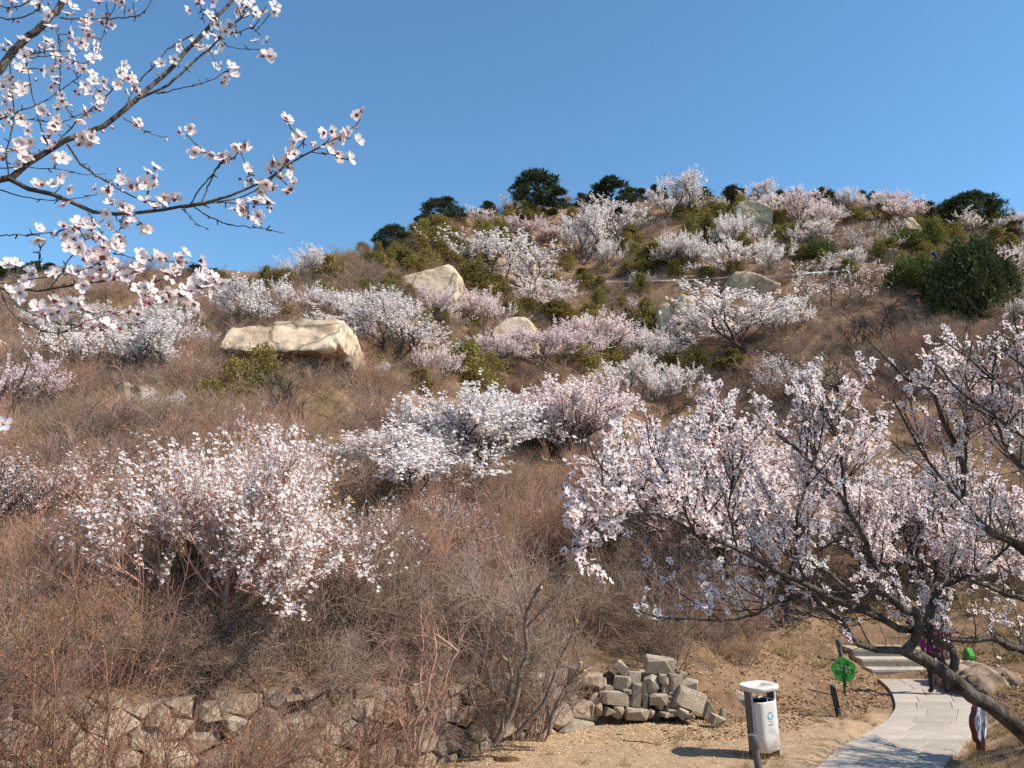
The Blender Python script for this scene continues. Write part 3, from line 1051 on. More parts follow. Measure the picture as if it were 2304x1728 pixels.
def cypress_mesh(name, seed, mat, H_=3.0, W=1.3, n=2600, cone=1.0, lobes=9, leaf=0.09, lob=.17):
    """trunk mesh and foliage mesh, upright sprays gathered in lobes"""
    rng = RS(seed)
    t = Acc()
    tubes(t, np.array([[[0, 0, -.2], [.02, .01, H_ * .3], [0, .03, H_ * .6], [.02, 0, H_ * .93]]]), .05 * H_ / 3, .012, 6)
    cr = Acc()
    cz = rng.uniform(.10, .95, lobes * 4) * H_
    prof = np.interp(cz / H_, [0, .15, .35, .7, 1], [.55, .95, 1, .62 if cone > .5 else .85, .10 if cone > .5 else .35])
    ang = rng.uniform(0, 2 * math.pi, len(cz))
    rr = prof * W / 2 * rng.uniform(.35, .95, len(cz))
    cx, cy = np.cos(ang) * rr, np.sin(ang) * rr
    br = np.stack([np.stack([np.zeros_like(cx), np.zeros_like(cx), cz * .75], 1), np.stack([cx * .6, cy * .6, cz * .85], 1), np.stack([cx, cy, cz], 1)], 1)
    tubes(t, br, .014, .006, 3)
    k = rng.randint(0, len(cz), n)
    sz = W * lob * (0.6 + .6 * prof[k])
    off = rng.randn(n, 3) * np.stack([sz * .5, sz * .5, sz * .95], 1)
    pos = np.stack([cx[k], cy[k], cz[k]], 1) + off
    pos[:, 2] = np.maximum(pos[:, 2], .03 * H_)
    up = norm(np.stack([pos[:, 0] * .5, pos[:, 1] * .5, np.full(n, .9)], 1) + rng.randn(n, 3) * .42)
    R = frames(up, rng)
    tv = np.array([[-.38, 0, -.2], [.38, 0, -.2], [.30, .12, .7], [0, .05, 1.3], [-.30, -.12, .7]], float)
    stamp(cr, tv, np.array([[0, 1, 2, 4], [4, 2, 3, 3]])[:1], pos, R, leaf * rng.uniform(.7, 1.4, n), 0)
    stamp(cr, tv[[4, 2, 3]], np.array([[0, 1, 2]]), pos, R, leaf * 1.1, 0)
    return t.mesh(name + "_trunk", [M_barkdark]), cr.mesh(name + "_crown", [mat])


def pine_mesh(name, seed, H_=6.0, W=5.0, nb=46, top=.5):
    """round irregular crown: needle clumps on limbs that leave a visible trunk"""
    rng = RS(seed)
    t = Acc()
    tr = grow(rng, np.array([[0, 0, -.3]]), np.array([[.05, 0, 1.0]]), np.array([H_ * .95]), 9, .05, .1)
    tubes(t, tr, .16, .03, 7)
    th = rng.uniform(0, 2 * math.pi, nb)
    zz = rng.uniform(.05, .97, nb)
    rad = np.interp(zz, [.1, .3, .6, .85, 1], [.7, 1, .92, .6, .2]) * W / 2 * rng.uniform(.55, 1.0, nb)
    c = np.stack([rad * np.cos(th), rad * np.sin(th), zz * H_], 1)
    s0 = np.stack([np.zeros(nb), np.zeros(nb), zz * H_ * .8], 1)
    br = np.stack([s0, s0 * .5 + c * .5 + rng.randn(nb, 3) * .08, c], 1)
    tubes(t, br, .05, .015, 4)
    n = 130
    k = np.repeat(np.arange(nb), n)
    cs = W * .092 * rng.uniform(.7, 1.35, nb)
    off = norm(rng.randn(nb * n, 3)) * rng.uniform(.3, 1, (nb * n, 1)) ** .6
    off[:, 2] *= .75
    q = c[k] + off * cs[k][:, None]
    nd = norm(off * .7 + rng.randn(nb * n, 3) * .35 + np.array([0, 0, .5]))
    cr = Acc()
    tv = np.array([[-.16, 0, 0], [.16, 0, 0], [0, .03, 1.0]], float)
    stamp(cr, tv, np.array([[0, 1, 2]]), q, frames(nd, rng), .42 * rng.uniform(.5, 1.3, len(q)), 0)
    return t.mesh(name + "_trunk", [M_barkdark]), cr.mesh(name + "_crown", [M_pine])


def extent(me):
    co = np.empty(len(me.vertices) * 3, np.float32)
    me.vertices.foreach_get("co", co)
    co = co.reshape(-1, 3)
    return (np.percentile(co[:, 0], 96) - np.percentile(co[:, 0], 4) + np.percentile(co[:, 1], 96) - np.percentile(co[:, 1], 4)) / 2, np.percentile(co[:, 2], 99.3)


# ------------------------------------------------------------------ flowering trees of the hillside
BT = {}
for i in range(4):
    BT["white", i] = blossom_tree("white_blossom_tree", 30 + i, M_petal_far, nstem=[4, 5, 3, 6][i], spread=[.75, .95, .65, .85][i], fsize=.050, dens=1.2)
for i in range(3):
    BT["pink", i] = blossom_tree("pink_blossom_tree", 40 + i, M_petal_pink, nstem=[5, 4, 6][i], spread=[.8, .95, .7][i], fsize=.050, dens=1.2)
BT["deep", 0] = blossom_tree("deep_pink_blossom_tree", 46, M_petal_deep, nstem=5, spread=.85, fsize=.045, dens=1.2)
BT["sparse", 0] = blossom_tree("sparse_blossom_tree", 47, M_petal_far, nstem=5, spread=.8, dens=.45, fsize=.048)
BT["sparse", 1] = blossom_tree("sparse_blossom_tree", 48, M_petal_pink, nstem=4, spread=.9, dens=.4, fsize=.046)

rngp = RS(77)


def pixel_scale(y):
    return y / F / CP


def place_blossom(u, vtop, vbase, wpx, kind, label, group, yaw=None):
    g = hit(u, vbase)
    opts = [k for k in BT if k[0] == kind]
    k = opts[rngp.randint(len(opts))]
    wm, bm_, w0, h0 = BT[k]
    s = pixel_scale(g[1])
    sh = (vbase - vtop) * 1.06 * s / h0
    sw = wpx * 1.13 * s / w0
    sh = min(max(sh, .38 * sw), 1.6 * sw)
    t = thing("blossom_tree", label, "tree", (g[0], g[1], g[2] - .03), (0, 0, rngp.uniform(-.7, .7) if yaw is None else yaw), (sw * rngp.choice([-1, 1]) if False else sw, sw, sh), group)
    obj("trunk", wm, t)
    obj("blossoms", bm_, t)
    return t


B2 = [(950, 185, 330, 140, 's'), (840, 380, 470, 150, 'w'), (1190, 410, 600, 290, 'd'), (1140, 560, 960, 520, 'w'), (1480, 380, 710, 300, 'w'), (1760, 360, 580, 300, 'w'), (1560, 310, 440, 110, 'w'),
      (2080, 150, 430, 290, 'w'), (2120, 500, 750, 270, 'w'), (1650, 480, 760, 140, 'w'), (130, 890, 1160, 420, 'w'), (250, 1010, 1340, 560, 'w'), (-80, 930, 1130, 260, 'w'), (560, 860, 1130, 330, 'p'), (830, 880, 1150, 250, 'p'),
      (1300, 870, 1050, 320, 'w'), (1760, 940, 1120, 300, 's'), (900, 1180, 1420, 320, 'p'), (1330, 1080, 1440, 420, 'd'), (1620, 1050, 1370, 350, 'p'), (1880, 1130, 1370, 280, 'w'), (1760, 1340, 1650, 340, 'w'),
      (2060, 1380, 1700, 360, 'w'), (500, 1260, 1500, 270, 'p'), (60, 1340, 1530, 210, 'w'), (2100, 1200, 1400, 210, 'w'), (1870, 760, 880, 160, 's'), (1080, 1150, 1330, 200, 'p'), (1400, 430, 560, 130, 'p'), (-120, 1100, 1300, 260, 'w')]
B3 = [(20, 215, 340, 110, 'w'), (190, 275, 400, 140, 'w'), (450, 200, 330, 190, 'w'), (310, 375, 640, 250, 'w'), (760, 240, 480, 260, 'p'), (60, 530, 760, 200, 'w'), (300, 610, 790, 250, 'w'), (560, 540, 800, 260, 'w'),
      (780, 460, 580, 210, 'w'), (910, 320, 520, 200, 'p'), (1060, 200, 370, 120, 'w'), (1180, 240, 370, 130, 'w'), (1260, 240, 360, 100, 'w'), (1390, 225, 400, 210, 'd'), (1450, 300, 450, 220, 'p'), (1230, 390, 680, 280, 's'),
      (1040, 480, 630, 190, 's'), (1930, 380, 540, 320, 'w'), (2130, 590, 840, 240, 'p'), (950, 640, 1020, 460, 's'), (400, 970, 1290, 560, 'w'), (650, 940, 1200, 270, 'w'), (2190, 930, 1100, 120, 'w'), (700, 1330, 1620, 480, 'sp'), (2200, 370, 480, 100, 'w'),
      (1000, 640, 780, 200, 'w'), (560, 270, 380, 120, 'w'), (1700, 370, 480, 90, 's')]
B4 = [(2010, -10, 240, 280, 'w'), (1590, 240, 560, 340, 'w'), (1900, 220, 480, 330, 'w'), (2110, 250, 450, 260, 'w'), (1110, 430, 720, 420, 'w'), (600, 500, 900, 520, 'w'), (900, 500, 880, 420, 'w'), (420, 390, 650, 440, 'w'), (1010, 920, 1140, 230, 'w'),
      (90, 690, 1160, 330, 'd'), (650, 110, 260, 230, 's'), (1200, 670, 760, 140, 's')]
KIND = {'w': 'white', 'p': 'pink', 'd': 'deep', 's': 'sparse', 'sp': 'sparse'}
SPECIAL = {(2, 0): "thin wispy white blossom tree standing on the ridge beside the big pine", (2, 2): "rosy blossom tree below the ridge between the pine and the white blossoms",
           (2, 3): "broad billowing white blossom tree at the left end of the white tape", (2, 7): "large round white blossom tree standing up against the sky on the ridge",
           (2, 18): "deep pink blossom tree right of the rounded cream boulder", (3, 13): "pink blossom tree poking above the ridge left of the round dark pine",
           (3, 19): "sparse blossom tree with dark spreading stems beside bare earth under the tape", (3, 20): "wide airy white blossom tree below the flat wedge boulder",
           (4, 0): "tall white blossom tree against the sky at the left shoulder of the hill", (4, 9): "rosy blossom tree leaning in from the left edge below cracked rock",
           (4, 8): "small white blossom bush beside the grey layered rock slab", (3, 15): "open white blossom tree with dark forked stems left of the hiker",
           (2, 13): "pink blossom tree under the sloping-topped cream boulder", (3, 18): "pinkish blossom tree beside the big dark juniper"}
ADJ = {'w': "white", 'p': "pale pink", 'd': "rosy", 's': "thinly flowering", 'sp': "thinly flowering"}


def zone(u, v):
    if v < 545 and u > 780:
        if u < 1100:
            return "under the pines at the ridge's left end"
        if u < 1500:
            return "on the crest right of the large pine"
        return "under the crest around the upright square boulder" if u < 1900 else "on the crest by the round dark pine"
    if u < 800:
        return "on the left skyline shoulder" if v < 660 else "around the long slab boulder"
    if u < 1100:
        return "above the sloping-topped cream boulder" if v < 660 else "below the sloping-topped cream boulder"
    if u < 1560:
        return "above the white tape's left end" if v < 640 else "around the rounded cream boulder"
    return "above the white tape" if v < 620 else "below the white tape"


for zi, lst in ((2, B2), (3, B3), (4, B4)):
    for n_, (X, top, base, w, k) in enumerate(lst):
        u, vb = Z(zi)(X, base)
        vt = Z(zi)(X, top)[1]
        lab = SPECIAL.get((zi, n_))
        grp = "flowering trees on the hillside"
        if not lab:
            big = "large" if w > 330 else ("small" if w < 170 else "medium")
            lab = f"{big} {ADJ[k]} blossom tree {zone(u, vb)}"
            grp = f"{big} {ADJ[k]} blossom trees {zone(u, vb)}"
        place_blossom(u, vt, vb, w / ZS(zi), KIND[k], lab, grp)

# ------------------------------------------------------------------ evergreen shrubs and trees of the hillside
CY = [cypress_mesh("cypress", 200 + i, M_cypress, 3.0, [1.3, 1.5, 1.8, 1.2, 2.1][i], [2600, 2800, 3200, 2400, 3600][i], [1, 1, 0, 1, 0][i]) for i in range(5)]
CYD = [cypress_mesh("cypress_dark", 210 + i, M_cypressdark, 3.0, [1.3, 1.6, 1.2][i], 2600, 1) for i in range(3)]
CW = [1.3, 1.5, 1.8, 1.2, 2.1]
C2 = [(40, 560, 660, 90), (100, 620, 720, 130), (300, 600, 760, 200), (380, 640, 760, 130), (480, 600, 760, 140), (200, 800, 920, 150), (610, 450, 600, 120), (560, 560, 680, 110), (680, 520, 620, 100), (750, 590, 720, 110),
      (970, 420, 580, 90), (880, 500, 640, 110), (1000, 300, 420, 80), (1160, 320, 420, 100), (450, 400, 560, 100), (540, 390, 480, 130), (780, 700, 900, 230), (860, 620, 760, 130), (720, 630, 760, 120), (1380, 650, 740, 80),
      (1490, 730, 870, 120), (1780, 680, 790, 110), (1950, 560, 700, 150), (1420, 330, 420, 70), (1230, 340, 420, 60), (720, 1200, 1500, 240), (850, 1290, 1530, 230), (420, 1390, 1560, 150), (120, 1290, 1460, 160), (1000, 930, 1070, 120),
      (1130, 920, 1060, 110), (1330, 950, 1090, 200), (1530, 960, 1090, 150), (1910, 920, 1180, 130), (1740, 920, 1000, 90), (970, 1090, 1220, 60), (770, 1130, 1200, 80), (1270, 760, 860, 130), (1460, 1230, 1420, 250), (1660, 1260, 1420, 220),
      (2080, 1290, 1420, 160), (1900, 1300, 1420, 130), (640, 620, 740, 110), (260, 560, 690, 110), (430, 540, 650, 110), (60, 800, 910, 120), (330, 690, 800, 110), (580, 1000, 1120, 60), (1840, 560, 680, 90), (1900, 640, 720, 120), (700, 410, 490, 70), (900, 350, 440, 70), (1100, 330, 400, 70),
      (1050, 420, 520, 80), (150, 480, 600, 70)]
D2 = [(1480, 200, 290, 70), (1790, 185, 280, 60), (1870, 190, 280, 80), (1960, 160, 270, 80), (2190, 170, 260, 60), (1350, 230, 300, 60), (780, 290, 350, 90), (870, 265, 350, 100), (1550, 230, 310, 60), (2020, 170, 260, 50)]
D3 = [(10, 180, 260, 70), (110, 195, 310, 100), (300, 190, 330, 130), (450, 180, 270, 60), (610, 215, 330, 100), (730, 175, 260, 50), (820, 220, 300, 60), (900, 200, 310, 110), (960, 235, 330, 90), (1150, 210, 280, 60), (1220, 225, 300, 60),
      (1530, 280, 400, 100), (1600, 290, 460, 110), (2090, 380, 480, 80), (2150, 370, 470, 70), (2140, 480, 560, 130), (680, 230, 300, 70), (370, 210, 300, 70), (1000, 250, 340, 70), (1680, 310, 420, 80)]
C3 = [(50, 400, 560, 120), (150, 370, 580, 130), (20, 480, 620, 90), (240, 300, 420, 110), (620, 340, 480, 110), (330, 560, 760, 90), (720, 570, 680, 110), (1100, 330, 440, 130), (1290, 300, 430, 120), (1620, 380, 640, 130), (1700, 580, 720, 120),
      (1600, 460, 620, 100), (110, 560, 650, 70), (130, 720, 810, 110), (1500, 380, 500, 100), (100, 1000, 1180, 110), (60, 1250, 1500, 150), (310, 1270, 1420, 160), (560, 330, 470, 80), (680, 430, 560, 90), (40, 280, 400, 90), (180, 480, 620, 80), (2000, 560, 680, 120), (480, 590, 700, 80)]
C4 = [(1550, 710, 1010, 200), (1720, 620, 960, 200), (1350, 840, 1040, 170), (1620, 190, 340, 200), (1840, 130, 260, 170), (1740, 100, 250, 70), (2160, 30, 230, 120), (2080, 200, 330, 110), (2130, 230, 330, 100), (1500, 170, 260, 90), (1960, 180, 270, 80), (1440, 130, 230, 80), (1280, 170, 290, 70), (1350, 480, 620, 90)]
CSPEC = {(4, 0): "pointed olive cypress in front of the slab's shaded hollow", (4, 1): "taller olive cypress standing against the long slab boulder", (4, 2): "low dark green cypress left of the two under the slab",
         (2, 25): "broad brownish-olive cypress below the rounded cream boulder", (2, 26): "dense olive cypress touching the brownish one below the cream boulder"}


def place_evergreen(zi, X, top, base, w, dark, lab, grp):
    u, vb = Z(zi)(X, base)
    vt = Z(zi)(X, top)[1]
    g = hit(u, vb)
    i = rngp.randint(3 if dark else 5)
    tm, cm = (CYD if dark else CY)[i]
    s = pixel_scale(g[1])
    w0, h0 = extent(cm)
    sh = (vb - vt) * s / h0
    sw = (w / ZS(zi)) * s / w0
    t = thing("cypress", lab, "tree", (g[0], g[1], g[2] - .03), (rngp.uniform(-.06, .06), rngp.uniform(-.06, .06), rngp.uniform(0, 6.28)), (sw, sw, sh), grp)
    obj("trunk", tm, t)
    obj("crown", cm, t)


for zi, lst, dark in ((2, C2, 0), (3, C3, 0), (4, C4, 0), (2, D2, 1), (3, D3, 1)):
    for n_, (X, top, base, w) in enumerate(lst):
        u, vb = Z(zi)(X, base)
        lab = CSPEC.get((zi, n_)) if not dark else None
        grp = "olive cypresses on the hillside"
        if not lab:
            lab = ("small dark pointed cypress silhouetted along the ridge" if dark else f"bushy olive green young cypress {zone(u, vb)}")
            grp = "dark cypresses along the ridge" if dark else f"olive cypresses {zone(u, vb)}"
        place_evergreen(zi, X, top, base, w, dark, lab, grp)

for i in range(110):
    u = rngp.uniform(620, 1560) if i < 70 else rngp.uniform(1500, 2304)
    top = np.interp(u, SK_U, SK_V)
    v = rngp.uniform(top + 15, 790 if i < 70 else 660)
    h = rngp.uniform(32, 58)
    w = h * rngp.uniform(.45, .85)
    X, Yb = (u - 800) * 2.9105, (v - 350) * 2.9105
    place_evergreen(2, X, Yb - h * 2.9105, Yb, w * 2.9105, 0, f"bushy olive green young cypress {zone(u, v)}", f"olive cypresses {zone(u, v)}")
PN = [pine_mesh("pine", 300 + i, 6.0, [5.4, 6.6, 4.6][i], [66, 72, 58][i]) for i in range(3)]
PNW = [5.4, 6.6, 4.6]
for zi, X, top, base, w, i, lab in [(2, 1180, 85, 390, 310, 0, "large dark pine standing against the sky on the ridge"), (2, 570, 260, 410, 230, 1, "dark flat-topped pine on the descending ridge left of the large pine"),
                                    (2, 440, 380, 490, 110, 2, "small dark pine below the flat-topped pine"), (2, 240, 380, 590, 210, 0, "leaning dark pine at the left end of the ridge"),
                                    (2, 1680, 135, 420, 270, 2, "broad dark pine among white blossom right of the large ridge pine"), (3, 1860, 235, 500, 350, 1, "round dense dark pine on the right skyline"),
                                    (13, 140, 95, 300, 210, 1, "tall layered dark pine on the far left skyline"), (13, 320, 95, 280, 140, 2, "slender dark pine between two others on the far left skyline"), (13, 500, 80, 260, 180, 0, "layered dark pine right of the slender one on the far left skyline"),
                                    (13, 20, 170, 380, 220, 2, "dense dark pine cut by the left edge of the far skyline"), (13, 1080, 130, 260, 130, 2, "small dark pine half hidden by foreground blossom on the left skyline"), (13, 1910, 320, 430, 200, 1, "low dark pine beside the solar lamp on the skyline")]:
    u, vb = Z(zi)(X, base)
    vt = Z(zi)(X, top)[1]
    g = hit(u, vb)
    s = pixel_scale(g[1])
    t = thing("pine_tree", lab, "tree", (g[0], g[1], g[2] - .05), (0, 0, rngp.uniform(0, 6.28)), (w / ZS(zi) * s / extent(PN[i][1])[0],) * 2 + ((vb - vt) * s / extent(PN[i][1])[1],), "pines on the skyline")
    obj("trunk", PN[i][0], t)
    obj("crown", PN[i][1], t)

jt, jc = cypress_mesh("juniper", 330, M_juniper, 4.5, 4.2, 13000, 0, 16, leaf=.12, lob=.085)
jt2, jc2 = cypress_mesh("juniper_bright", 331, M_juniperbright, 2.2, 4.4, 8000, 0, 14, leaf=.10, lob=.085)
jt3, jc3 = cypress_mesh("juniper_low", 332, M_juniperbright, 1.2, 2.6, 4000, 0, 14, leaf=.09)
for zi, X, top, base, w, ms, H0, W0, lab in [(3, 1900, 530, 1090, 390, (jt, jc), 4.5, 4.2, "big dark green juniper mound right of the hiker"), (3, 1500, 650, 900, 330, (jt2, jc2), 2.2, 4.4, "yellow-green spreading juniper in front of the hiker"),
                                             (3, 870, 540, 670, 190, (jt3, jc3), 1.2, 2.6, "low green spreading juniper above the dark brush on the right slope"), (3, 1690, 720, 960, 260, (jt, jc), 4.5, 4.2, "shaded dark juniper between the bright one and the big mound"),
                                             (3, 1420, 470, 620, 260, (jt3, jc3), 1.2, 2.6, "dull green juniper below the sloping brown-backed boulder")]:
    u, vb = Z(zi)(X, base)
    vt = Z(zi)(X, top)[1]
    g = hit(u, vb)
    s = pixel_scale(g[1])
    t = thing("juniper", lab, "shrub", (g[0], g[1], g[2] - .05), (0, 0, rngp.uniform(0, 6.28)), (w / ZS(zi) * s / extent(ms[1])[0],) * 2 + ((vb - vt) * s / extent(ms[1])[1],), "junipers on the right slope")
    obj("trunk", ms[0], t)
    obj("crown", ms[1], t)

# ------------------------------------------------------------------ leafless shrubs
BS = {"red": [bare_shrub_mesh("red_shrub", 400 + i, M_twigred, 2.0, 16, (9, 8), .7, .13, .014, .25) for i in range(3)],
      "grey": [bare_shrub_mesh("grey_shrub", 410 + i, M_twiggrey, 1.8, 15, (9, 8), .95, .17, .015, .05) for i in range(3)],
      "dusky": [bare_shrub_mesh("dusky_shrub", 420 + i, M_twigviolet, 1.6, 16, (8, 7), .85, .12, .016, .22) for i in range(3)]}
BSN = {"red": "red-brown", "grey": "grey-tan", "dusky": "dark brown"}
BSH = {"red": 2.0, "grey": 1.8, "dusky": 1.6}


def place_shrub(u, v, kind, hm, lab, grp, wide=1.0):
    g = hit(u, v)
    s = hm / BSH[kind]
    t = thing("bare_shrub", lab, "shrub", (g[0], g[1], g[2] - .03), (0, 0, rngp.uniform(0, 6.28)), (s * wide, s * wide, s), grp)
    obj("twigs", BS[kind][rngp.randint(3)], t)


for i in range(64):                                     # thicket above the wall
    u, v = rngp.uniform(640, 1640), rngp.uniform(1130, 1500)
    if u > 1500 and v < 1250:
        continue
    k = "red" if (860 < u < 1480 and v < 1400 and rngp.rand() < .8) else ("grey" if rngp.rand() < .6 else "dusky")
    where = "in the thicket above the dry stone wall" if u < 1250 else "in the thicket behind the stone pile"
    place_shrub(u, v, k, rngp.uniform(1.3, 2.1), f"{BSN[k]} leafless shrub {where}", f"{BSN[k]} shrubs {where}")
for i in range(34):                                     # tangle over the wall's top, left
    u, v = rngp.uniform(-150, 1000), rngp.uniform(1380, 1490)
    k = ["grey", "red", "dusky"][rngp.randint(3)]
    where = "overhanging the dry stone wall"
    place_shrub(u, v, k, rngp.uniform(.8, 1.4) * (.55 if 150 < u < 760 else 1), f"{BSN[k]} leafless shrub {where}", f"{BSN[k]} shrubs {where}", 1.2)
for i in range(46):                                     # hanging over the wall's lip
    x = rngp.uniform(-6.5, 1.0)
    y = float(np.interp(x, YW_X, YW_Y)) + rngp.uniform(.1, .8)
    k = ["grey", "dusky", "dusky", "dusky"][rngp.randint(4)]
    s_ = rngp.uniform(.6, 1.15) / BSH[k]
    t = thing("bare_shrub", f"{BSN[k]} tangled bush drooping over the lip of the dry stone wall", "shrub", (x, y, float(H(x, y)) - .03), (rngp.uniform(.2, .5), 0, rngp.uniform(-.5, .5)), (s_ * 1.3, s_ * 1.3, s_), f"{BSN[k]} bushes on the wall's lip")
    obj("twigs", BS[k][rngp.randint(3)], t)
for i in range(46):                                     # brown belt under the blossom on the left
    u, v = rngp.uniform(-200, 1000), rngp.uniform(880, 1350)
    k = ["grey", "dusky", "grey", "red"][rngp.randint(4)]
    where = "in the brown belt below the long slab boulder"
    if 380 < u < 820 and v < 960:
        continue
    place_shrub(u, v, k, rngp.uniform(.9, 1.6) * (.6 if v > 1180 else 1), f"{BSN[k]} leafless shrub {where}", f"{BSN[k]} shrubs {where}", 1.15)
for i in range(40):                                     # right-hand slope
    u, v = rngp.uniform(1350, 2500), rngp.uniform(760, 1330)
    k = ["red", "dusky", "red"][rngp.randint(3)]
    where = "on the slope behind the near blossom tree"
    place_shrub(u, v, k, rngp.uniform(1.2, 2.1), f"{BSN[k]} leafless shrub {where}", f"{BSN[k]} shrubs {where}", 1.1)
for i in range(72):                                     # upper hill
    u, v = rngp.uniform(-200, 2500), 0
    top = np.interp(u, SK_U, SK_V)
    v = rngp.uniform(top + 6, 900)
    k = "dusky" if rngp.rand() < .75 else "red"
    where = zone(u, v)
    place_shrub(u, v, k, rngp.uniform(.7, 1.3), f"{BSN[k]} leafless brush bush {where}", f"{BSN[k]} brush {where}", 1.1)

# bare trees with red buds, and the dark-trunked bare tree
RB = [bare_shrub_mesh("red_bud_tree", 440 + i, M_barkdark, 3.4, 5, (9, 8), .6, .2, .05, .1, extra=.035, emat=M_redbud, tw=(.08, .2)) for i in range(2)]
for zi, X, top, base, lab in [(3, 1340, 860, 1250, "leafless tree hazed with red buds left of the dark juniper"), (3, 1130, 1030, 1270, "low red-budded bare shrub beside the patch of bare earth"), (3, 1880, 1030, 1200, "crimson-budded bare shrub under the big dark juniper"),
                              (3, 1440, 1250, 1720, "dark-trunked bare tree behind the top of the near blossom tree"), (3, 960, 1280, 1640, "slender red-budded bare tree right of the thinly flowering tree"), (3, 640, 1200, 1450, "red-budded bare shrub below the airy white blossom tree"),
                              (3, 1650, 1150, 1420, "red-tinged bare shrub in front of the eroded bare bank"), (2, 150, 1480, 1650, "red-tinged bare shrub under the long slab boulder's right end")]:
    u, vb = Z(zi)(X, base)
    vt = Z(zi)(X, top)[1]
    g = hit(u, vb)
    s = (vb - vt) * pixel_scale(g[1]) / 3.6
    t = thing("red_bud_tree", lab, "tree", (g[0], g[1], g[2] - .05), (0, 0, rngp.uniform(0, 6.28)), (s * 1.25, s * 1.25, s), "red-budded bare trees")
    obj("branches", RB[rngp.randint(2)], t)
bt = bare_shrub_mesh("bare_tree", 450, M_barkdark, 4.4, 3, (10, 10), .55, .2, .07, .12, tw=(.08, .22))
bt2 = bare_shrub_mesh("bare_tree_pale", 451, M_twiggrey, 4.0, 7, (10, 9), .9, .16, .03, .1, tw=(.08, .22))
for u, vb, hpx, me, lab in [(688, 990, 175, bt, "dark-trunked leafless tree spreading below the long slab boulder"), (820, 960, 150, bt2, "fine grey leafless shrub right of the dark-trunked bare tree"), (640, 960, 160, bt2, "fine grey leafless shrub left of the dark-trunked bare tree"),
                            (400, 840, 120, bt2, "leaning grey bare branches over the layered rock slab"), (1530, 460, 80, bt2, "thin bare treetop rising above the ridge blossom"), (330, 640, 70, bt2, "wide bare treetop on the left skyline"), (390, 650, 60, bt2, "fine bare treetop beside the wide one on the left skyline"),
                            (1900, 1000, 150, bt, "crooked dark bare tree among the near blossom tree's upper twigs")]:
    g = hit(u, vb)
    s = hpx * pixel_scale(g[1]) / (4.4 if me is bt else 4.0)
    t = thing("bare_tree", lab, "tree", (g[0], g[1], g[2] - .05), (0, 0, rngp.uniform(0, 6.28)), (s, s, s))
    obj("branches", me, t)


# ------------------------------------------------------------------ undergrowth that nobody could count: instanced masses
def instancer(name, label, cat, meshes, pts, rots, scl, idx):
    coll = bpy.data.collections.new(name + "_source")
    for i, me in enumerate(meshes):
        coll.objects.link(bpy.data.objects.new(f"{name}_source_{i}", me))
    me = bpy.data.meshes.new(name)
    me.vertices.add(len(pts))
    me.vertices.foreach_set("co", np.asarray(pts, np.float32).ravel())
    for nm, ty, data in (("rot", 'FLOAT_VECTOR', rots), ("scl", 'FLOAT_VECTOR', scl)):
        a = me.attributes.new(nm, ty, 'POINT')
        a.data.foreach_set("vector", np.asarray(data, np.float32).ravel())
    a = me.attributes.new("idx", 'INT', 'POINT')
    a.data.foreach_set("value", np.asarray(idx, np.int32))
    o = obj(name, me)
    ng = bpy.data.node_groups.new(name + "_nodes", 'GeometryNodeTree')
    ng.interface.new_socket("Geometry", in_out='INPUT', socket_type='NodeSocketGeometry')
    ng.interface.new_socket("Geometry", in_out='OUTPUT', socket_type='NodeSocketGeometry')
    N, Lk = ng.nodes, ng.links
    gi, go = N.new("NodeGroupInput"), N.new("NodeGroupOutput")
    iop = N.new("GeometryNodeInstanceOnPoints")
    ci = N.new("GeometryNodeCollectionInfo")
    ci.inputs["Collection"].default_value = coll
    ci.inputs["Separate Children"].default_value = True
    ci.inputs["Reset Children"].default_value = True
    iop.inputs["Pick Instance"].default_value = True

    def attr(nm, ty):
        n = N.new("GeometryNodeInputNamedAttribute")
        n.data_type = ty
        n.inputs["Name"].default_value = nm
        return [s for s in n.outputs if s.enabled and s.name == "Attribute"][0]
    Lk.new(gi.outputs[0], iop.inputs["Points"])
    Lk.new(ci.outputs[0], iop.inputs["Instance"])
    Lk.new(attr("idx", 'INT'), iop.inputs["Instance Index"])
    e2r = N.new("FunctionNodeEulerToRotation")
    Lk.new(attr("rot", 'FLOAT_VECTOR'), e2r.inputs[0])
    Lk.new(e2r.outputs[0], iop.inputs["Rotation"])
    Lk.new(attr("scl", 'FLOAT_VECTOR'), iop.inputs["Scale"])
    Lk.new(iop.outputs[0], go.inputs[0])
    md = o.modifiers.new("scatter", 'NODES')
    md.node_group = ng
    return tag(o, label, cat, kind="stuff")


def hit_many(U, V_):
    """ground points under many pixels at once"""
    dx, dy = (U - 1152) / F, (864 - V_) / F
    R = np.stack([dx, CP - dy * SP, SP + dy * CP], 1)
    R = R / R[:, 1:2]
    out = np.full((len(U), 3), np.nan)
    for c0 in range(0, len(U), 1500):
        r = R[c0:c0 + 1500]
        ys = np.repeat(_MY[None], len(r), 0)
        for k in range(2):
            below = CAM[2] + r[:, 2:3] * ys < H(r[:, 0:1] * ys, ys)
            ok = below.any(1)
            i = np.argmax(below, 1)
            if k == 0:
                ok0 = ok
                j = np.arange(len(r))
                lo, hi = ys[j, np.maximum(i - 1, 0)], ys[j, i]
                ys = lo[:, None] + (hi - lo)[:, None] * np.linspace(0, 1, 14)[None]
        i = np.where(ok, i, ys.shape[1] - 1)
        y = ys[np.arange(len(r)), i]
        g = np.stack([r[:, 0] * y, y, H(r[:, 0] * y, y)], 1)
        g[~ok0] = np.nan
        out[c0:c0 + 1500] = g
    return out


